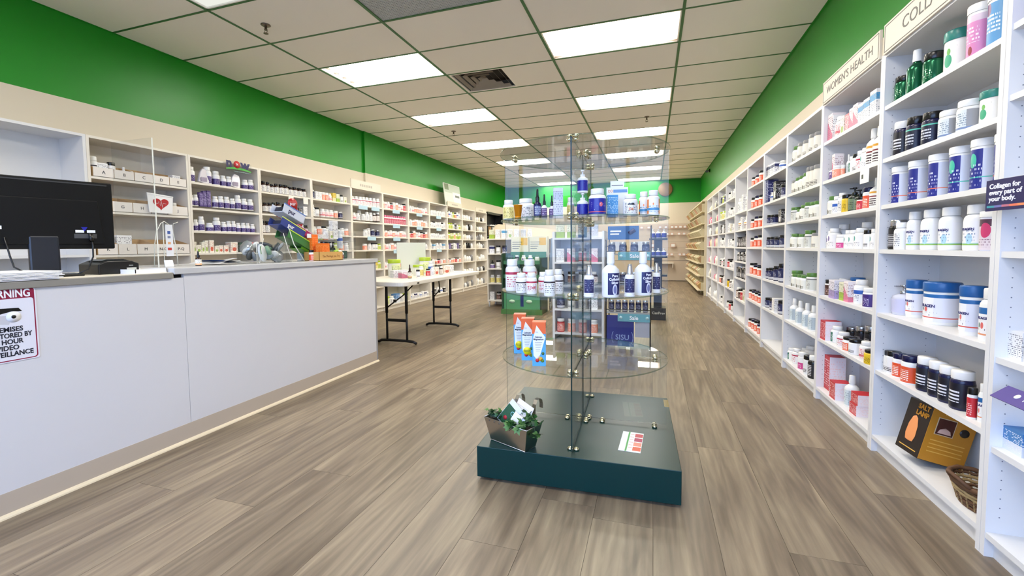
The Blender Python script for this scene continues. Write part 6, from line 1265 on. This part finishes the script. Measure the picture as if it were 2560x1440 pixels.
for i, z in enumerate((1.62, 1.31, .96, .66)):
    for j, y in enumerate((-.35, -.1, .15)):
        b = mb(); prism(b, [(-.05, 0), (.05, 0), (.03, -.24), (-.03, -.24)], -.02, .02); o = obj('hanging_pack', b, hp[(i + j) % 4], None, loc=(-4.30, 11.75 + y, z)); o.rotation_euler = (0, 0, PI/2)
        tag(o, '%s pack hanging on the black rack, %s hook row, %s' % (['tan', 'white', 'yellow', 'dark'][(i + j) % 4], ['top', 'second', 'third', 'fourth'][i], ['near', 'middle', 'far'][j]), 'pack', 'packs hanging on the black rack')
# cream gondola end with rounded header
cr = M['cream']
t = thing('gondola', 'cream gondola shelving with rounded top behind the left of the tower', 'shelving', (-2.50, 7.35, 0), 0)
b = mb(); pl = [(-.27, 0), (.9, 0), (.9, 1.35)] + [(-.27 + .10 - .10*math.cos(a), 1.37 + .10*math.sin(a)) for a in [PI/2*(1 - i/6) for i in range(7)]]
prism(b, pl, .20, .24); obj('back_panel', b, mat('gondola_cream', (222, 206, 178), .5), t)
sub(t, 'side_panel', -.27, -.25, -.15, .20, .08, 1.20, cr); sub(t, 'side_panel', .88, .90, -.15, .20, .08, 1.20, cr)
for z in (.10, .40, .66, .92, 1.18): sub(t, 'shelf', -.25, .88, -.18, .20, z, z + .02, cr)
for x in (-.24, .87):
    b = mb(); tube(b, [(x, -.14, 0), (x, -.14, .10)], .015, 8); obj('foot', b, M['whitep'], t)
    b = mb(); tube(b, [(x, .18, 0), (x, .18, .10)], .015, 8); obj('foot', b, M['whitep'], t)
GG = 'goods on the cream gondola'; k = 0
for z, sts in ((1.20, ['limeb', 'wpl', 'wblue', 'herb', 'wpl', 'greyc', 'white']), (.94, ['navyc', 'blkwht', 'navyj']), (.68, ['droppur', 'blkwht', 'white']), (.42, ['yellow', 'yellow', 'yelc']), (.12, ['wpl', 'brownjar', 'blkwht'])):
    for i, s_ in enumerate(sts):
        item(s_, -2.50 - .20 + i * .115, 7.28, z, .042, .16 if z > 1 else .14, 0, lbl(sdesc(s_), i, len(sts), '%s gondola board' % {1.20: 'top', .94: 'second', .68: 'third', .42: 'fourth', .12: 'lowest'}[z]), GG, parts=False, d=.07)
# yellow and white boxes on the green cardboard display
t = thing('green_display', 'green cardboard floor display with bottles behind the glass tower', 'display', (-1.93, 6.55, 0), 0)
dg = mat('display_green', (64, 124, 84), .45); dgd = mat('display_green_dark', (36, 66, 44), .5)
sub(t, 'base_box', -.31, .31, -.05, .35, 0, .34, dg); sub(t, 'side_wing', -.32, -.30, -.08, .35, 0, .95, dgd); sub(t, 'side_wing', .30, .32, -.08, .35, 0, .88, dgd); sub(t, 'back_card', -.30, .30, .33, .35, .34, .97, dg)
for z in (.56, .78): sub(t, 'tray', -.30, .30, -.03, .33, z, z + .02, dg); sub(t, 'tray_lip', -.30, .30, -.035, -.028, z, z + .06, dg)
sub(t, 'front_card', -.29, .29, -.055, -.05, .02, .32, mat('display_green_mid', (80, 150, 100), .45)); sub(t, 'blue_strip', -.02, .03, -.058, -.055, .12, .34, mat('blue_strip', (30, 50, 110), .4))
for x in (-.16, .12):
    b = mb(); lathe(b, [(0, 0), (.05, 0), (.05, .002), (0, .002)], 16); o = obj('leaf_emblem', b, mat('emblem_pale', (190, 220, 190), .5), t, loc=(x, -.056, .20)); o.rotation_euler = (PI/2, 0, 0); o.scale = (1, .55, 1)
sub(t, 'base_lip', -.33, .33, -.09, -.05, 0, .08, mat('display_green_low', (70, 120, 60), .45))
for i in range(5): item(['dkgr', 'whiteblk', 'squpur', 'bluelab', 'greenlid'][i], -2.15 + i*.11, 6.62, .801, .035, .12, 0, 'small bottle number row on the green display top tray'.replace('number row', ['farthest left', 'second', 'middle', 'fourth', 'farthest right'][i]), 'bottles on the green display', d=.05)
for i in range(4): item('dgreenlab', -2.13 + i*.13, 6.62, .581, .035, .13, 0, 'green striped white bottle on the lower display tray, %s' % ORD[i], 'bottles on the green display')
for i in range(2):
    t = thing('bee_carton', ['left', 'right'][i] + ' cream and yellow carton standing behind the green display', 'carton', (-2.08 + i*.31, 6.99, 0), 0)
    sub(t, 'carton_body', -.15, .15, -.07, .07, .0, 1.22, mat('cream_carton', (224, 220, 196), .5)); sub(t, 'yellow_print', .02, .13, -.0712, -.07, 1.08, 1.20, mat('honey_yellow', (222, 180, 70), .5))
    for q in range(4): sub(t, 'print_line', -.13, -.02 + .02*q, -.0712, -.07, 1.02 + q*.035, 1.03 + q*.035, M['inkg'])
t = thing('greyblue_panel', 'plain grey blue panel on slim feet behind the glass tower', 'stand', (-1.40, 7.02, 0), 0)  # flat grey-blue upright sheet, narrower at the top, on two legs
b = mb(); prism(b, [(-.25, .26), (.20, .26), (.20, 1.19), (-.17, 1.19)], -.006, .006); obj('panel', b, mat('greyblue_sheet', (134, 148, 166), .35), t)
for x in (-.15, .15): sub(t, 'stand_leg', x - .01, x + .01, -.006, .006, .0, .27, M['steel']); sub(t, 'stand_foot', x - .015, x + .015, -.15, .15, 0, .015, M['steel'])
# white unit beside the wire rack
t = thing('shelving_unit', 'narrow white shelf unit left of the blue wire rack', 'shelving', (-.62, 5.00, 0), 0)
sub(t, 'side_panel', .10, .125, -.17, .20, 0, 1.22, M['white']); sub(t, 'side_panel', -.45, -.425, -.17, .20, 0, 1.22, M['white']); sub(t, 'back_panel', -.425, .10, .19, .20, .06, 1.22, M['white'])
for z in (.06, .33, .60, .86, 1.13): sub(t, 'shelf', -.425, .10, -.17, .19, z, z + .02, M['white'])
WU = 'goods on the narrow white unit'
for z, sts in ((1.15, ['limeb', 'limeb', 'dkgr', 'greyc']), (.88, ['wpl', 'wpink', 'redlab', 'wpink']), (.62, ['whiteblk', 'brownjar', 'blkwht', 'amberp']), (.35, ['navyj', 'blkwht', 'white', 'wpl']), (.08, ['babyjar', 'coral', 'babyjar', 'coral'])):
    for i, s_ in enumerate(sts): item(s_, -.99 + i*.125, 4.90, z, .045, .15, 0, lbl(sdesc(s_), i, 4, '%s board of the narrow white unit' % {1.15: 'top', .88: 'second', .62: 'third', .35: 'fourth', .08: 'lowest'}[z]), WU, parts=False, d=.07)
# wire rack with navy jars
t = thing('wire_rack', 'black wire rack of navy jars with blue header and Sale cards', 'rack', (-.23, 4.72, 0), 0)
for x in (-.22, .22):
    for y in (-.14, .20):
        b = mb(); tube(b, [(x, y, 0), (x, y, 1.27 if y > 0 else 1.12)], .007, 8); obj('post', b, M['dblack'], t)
    for z in (.16, .52, .84, 1.05): b = mb(); tube(b, [(x, -.14, z), (x, .20, z)], .004, 6); obj('side_rail', b, M['dblack'], t)
for z in (.36, .65, .96):
    sub(t, 'shelf_tray', -.22, .22, -.14, .20, z, z + .012, mat('tray_grey', (150, 152, 156), .4)); b = mb(); tube(b, [(-.22, -.14, z + .04), (.22, -.14, z + .04)], .004, 6); obj('front_rail', b, M['dblack'], t)
bl = mat('header_blue', (24, 86, 150), .35); sub(t, 'header_card', -.215, .10, -.012, -.008, 1.12, 1.26, bl); sub(t, 'header_words', -.19, -.08, -.0135, -.012, 1.20, 1.215, M['inkw']); sub(t, 'header_words', -.19, -.10, -.0135, -.012, 1.17, 1.185, M['inkw'])
for x0_ in (-.20, .06): sub(t, 'white_card', x0_, x0_ + .14, .19, .195, 1.0, 1.10, M['paper'])
b = mb(); tube(b, [(.0, -.014, 1.18), (.06, -.014, 1.22)], .022, 10); obj('capsule_picture', b, navyM, t)
for j, z in enumerate((.30, .93)):
    sub(t, 'sale_card', -.10, .215, -.150, -.146, z - .02, z + .06, mat('sale_teal', (96, 158, 172), .45)); text('lettering', 'Sale', .055, M['inkw'], t, loc=(.06, -.1505, z + .018), bold=.001)
    for x in (-.07, .19): b = mb(); lathe(b, [(0, 0), (.018, 0), (.018, .001), (0, .001)], 6); o = obj('snowflake_print', b, mat('sale_pale', (170, 205, 212), .5), t, loc=(x, -.1505, z + .02)); o.rotation_euler = (PI/2, 0, 0)
sub(t, 'blue_base_panel', -.215, .06, -.130, -.125, .02, .34, mat('deep_blue_panel', (22, 34, 120), .3)); sub(t, 'grey_base_panel', .07, .215, -.130, -.125, .12, .34, mat('grey_panel', (170, 172, 184), .5))
text('lettering', 'SISU', .075, mat('pale_blue_ink', (150, 170, 215), .4), t, loc=(-.055, -.131, .11))
for sx in (-1, 1):
    b = mb(); tube(b, [(-.055 + sx*(.085 + .02*math.cos(a)), -.133, .11 + .06*math.sin(a)) for a in [-1.3 + 2.6*i/10 for i in range(11)]], .0025, 5); obj('bracket_print', b, mat('pale_blue_ink', (150, 170, 215), .4), t)
k = 0
for z, n_ in ((.372, 6), (.662, 4), (.972, 4)):
    for i in range(n_):
        item('navyblk', -.40 + i*.34/(n_ - 1), 4.66, z, .028 if n_ > 4 else .038, .12, 0, 'navy jar with silver lid on the blue wire rack, %s tray, %s from left' % ({.372: 'lower', .662: 'middle', .972: 'upper'}[z], ORD[i]), 'navy jars on the wire rack')
# black tower display
t = thing('black_display', 'tall black display stand with small blue bottles right of the glass tower', 'display', (.083, 6.55, 0), 0)
sub(t, 'column', -.055, .055, -.02, .14, .17, 1.20, M['black']); sub(t, 'base', -.11, .11, -.10, .2, 0, .17, M['black']); text('lettering', 'CanPrev', .05, mat('pale_ink', (190, 190, 180), .4), t, loc=(.01, -.101, .10), bold=.001)
for z in (1.13, .88, .62, .40): sub(t, 'tray', -.12, .12, -.13, .14, z, z + .025, M['black'])
for z, n_ in ((1.155, 3), (.905, 3), (.645, 2)):
    for i in range(n_): item('bluelab' if z < .7 else 'pumpblue', .083 - .075 + i*.075, 6.47, z, .034, .13 if z > 1 else .11, 0, 'small blue bottle on the black display stand, %s tray, %s' % ({1.155: 'top', .905: 'second', .645: 'third'}[z], ORD[i]), 'bottles on the black display stand')
# end wall: pegboard and hanging packs, low shelf
t = thing('pegboard', 'cream pegboard panel on the far end wall', 'pegboard', (.30, 13.73, .62), 0)
sub(t, 'panel', -1.9, .74, -.02, .015, 0, 1.08, mat('pegboard_cream', (206, 192, 172), .6)); sub(t, 'lower_panel', -1.9, .74, -.03, .015, -.60, -.02, mat('slat_cream', (198, 182, 160), .6)); sub(t, 'trim_rail', -1.9, .74, -.035, .015, -.02, 0, mat('rail_grey', (150, 140, 128), .5))
for zz_ in (.18, .36, .54, .72, .90): sub(t, 'groove', -1.9, .74, -.0215, -.02, zz_, zz_ + .006, mat('groove_shade', (170, 158, 140), .7))  # groove shade painted as darker strips on the panel face
pkm = mat('red_edged_pack', (206, 170, 150), .5)
k = 0
for z, xs in ((1.62, (.22, .38, .55, .66, .78, .90, 1.0, -.1, -.3)), (1.42, (.42, .55, .74, .88, .1)), (1.10, (.58, 1.0, .0)), (.82, (.42, .55, .77, .88, .15))):
    for i, x in enumerate(xs):
        s_ = .05 if z != 1.10 else .07
        t = thing('hanging_pack', 'small white pack on a peg of the end wall, row %s, %s from left' % ({1.62: 'one', 1.42: 'two', 1.10: 'three', .82: 'four'}[z], ORD[sorted(xs).index(x)]), 'pack', (x, 13.60, z), 0, 'packs on the end wall pegboard')
        sub(t, 'pouch', -s_, s_, -.02, .02, -1.5*s_, .2*s_, pkm); sub(t, 'white_label', -.7*s_, .7*s_, -.023, -.02, -1.2*s_, -.1*s_, M['whitep']); b = mb(); tube(b, [(0, -.05, .02), (0, .11, .02)], .004, 6); obj('peg', b, M['steel'], t)
t = thing('low_shelf', 'small white ledge shelf low on the far end wall', 'shelf', (.35, 13.6, .52), 0); sub(t, 'ledge', -.25, .25, -.12, .1, 0, .02, M['cream']); sub(t, 'bracket', -.24, -.22, -.1, .1, -.12, 0, M['cream']); sub(t, 'bracket', .22, .24, -.1, .1, -.12, 0, M['cream'])
t = thing('wall_plaque', 'oval pale wooden plaque on the green end wall', 'plaque', (.36, 13.745, 2.70), 0)
b = mb(); lathe(b, [(0, 0), (.20, 0), (.20, .02), (.18, .03), (0, .03)], 28); o = obj('wood_disc', b, mat('pale_wood', (140, 112, 70), .5, var=.3, bscale=12), t); o.rotation_euler = (PI/2, 0, 0); b = mb(); lathe(b, [(.185, .028), (.20, .028), (.20, .036), (.185, .036)], 28); o = obj('rim', b, mat('rim_wood', (120, 90, 50), .5), t); o.rotation_euler = (PI/2, 0, 0)
# cream bin rack past the white shelving on the right
t = thing('bin_rack', 'long cream rack of scoop bins at the far right before the end wall', 'rack', (1.0, 11.5, 0), 0)
cw = mat('rack_cream', (216, 204, 172), .5)
yy = -1.66
while yy <= 1.9:
    sub(t, 'post', .03, .30, yy - .015, yy + .015, 0, 1.97, cw); yy += .59
for z in (.10, .40, .66, .95, 1.22, 1.49, 1.74, 1.95): sub(t, 'shelf', -.02 if z > 1 else -.09, .30, -1.66, 1.88, z, z + .02, cw)
k = 0; bcol = [mat('bin_grain', (176, 140, 80), .6), mat('bin_white2', (196, 186, 150), .5), mat('bin_nut', (160, 130, 90), .6), mat('bin_red', (190, 140, 110), .5)]
for zi, z in enumerate((.12, .42, .68, .97, 1.24, 1.51, 1.76)):
    for i in range(12):
        y = 9.93 + i*.295
        t = bpy.data.objects.new('scoop_bin', None); COL.objects.link(t); t.location = (.975, y + .04, z); t.rotation_euler = (0, 0, -PI/2)
        tag(t, 'clear fronted scoop bin of the cream rack, %s row up, %s from the near end' % (ORD[zi], ORD[i]), 'bin', 'scoop bins in the cream rack')
        b = mb(); prism(b, [(-.11, 0), (.11, 0), (.11, .15), (-.11, .15)], .0, .18); obj('bin_body', b, bcol[1], t)
        b = mb(); v = [b.verts.new(p) for p in ((-.11, 0, 0), (.11, 0, 0), (.11, -.06, .10), (-.11, -.06, .10), (-.11, 0, .15), (.11, 0, .15))]; b.faces.new([v[0], v[1], v[2], v[3]]); b.faces.new([v[3], v[2], v[5], v[4]]); b.faces.new([v[0], v[3], v[4]]); b.faces.new([v[1], v[5], v[2]]); obj('scoop_front', b, bcol[(i*3 + zi) % 4 if rnd.random() < .5 else 1], t)
# ceiling sprinklers, camera
for x, y, lb in ((-3.178, 3.039, 'chrome sprinkler head on the near ceiling, upper left of the photo'), (-3.153, 6.722, 'chrome sprinkler head beyond the second left ceiling light'), (-.091, 6.961, 'chrome sprinkler head beyond the second right ceiling light'), (-3.204, 10.62, 'chrome sprinkler head far down the left light row')):
    t = thing('sprinkler', lb, 'sprinkler', (x, y, ZC), 0, 'ceiling sprinkler heads'); ch = mat('sprinkler_metal', (120, 108, 94), .3, .9)
    b = mb(); lathe(b, [(0, 0), (.038, 0), (.040, -.004), (.030, -.010), (.012, -.012), (0, -.012)], 20); obj('escutcheon', b, ch, t)
    b = mb(); lathe(b, [(.010, -.010), (.010, -.035), (.013, -.037), (.013, -.045), (0, -.045)], 10); obj('frame', b, ch, t)
    for s in (-1, 1): b = mb(); tube(b, [(.010*s, 0, -.04), (.016*s, 0, -.055), (.006*s, 0, -.072)], .0025, 6); obj('frame_arm', b, ch, t)
    b = mb(); lathe(b, [(0, -.072), (.020, -.072), (.020, -.075), (0, -.075)], 12); obj('deflector', b, ch, t)
t = thing('security_camera', 'small dark security camera high on the right green wall', 'camera', (XR - .001, 11.69, 2.86), 0); b = mb(); lathe(b, [(0, 0), (.04, 0), (.04, .02), (0, .02)], 14); o = obj('mount', b, M['black'], t); o.rotation_euler = (0, -PI/2, 0)
b = mb(); tube(b, [(-.02, 0, 0), (-.07, -.02, -.01)], .01, 8); obj('arm', b, M['black'], t); b = mb(); tube(b, [(-.06, .03, -.01), (-.08, -.09, -.03)], .03, 12); obj('body', b, mat('camera_grey', (60, 60, 60), .4), t)
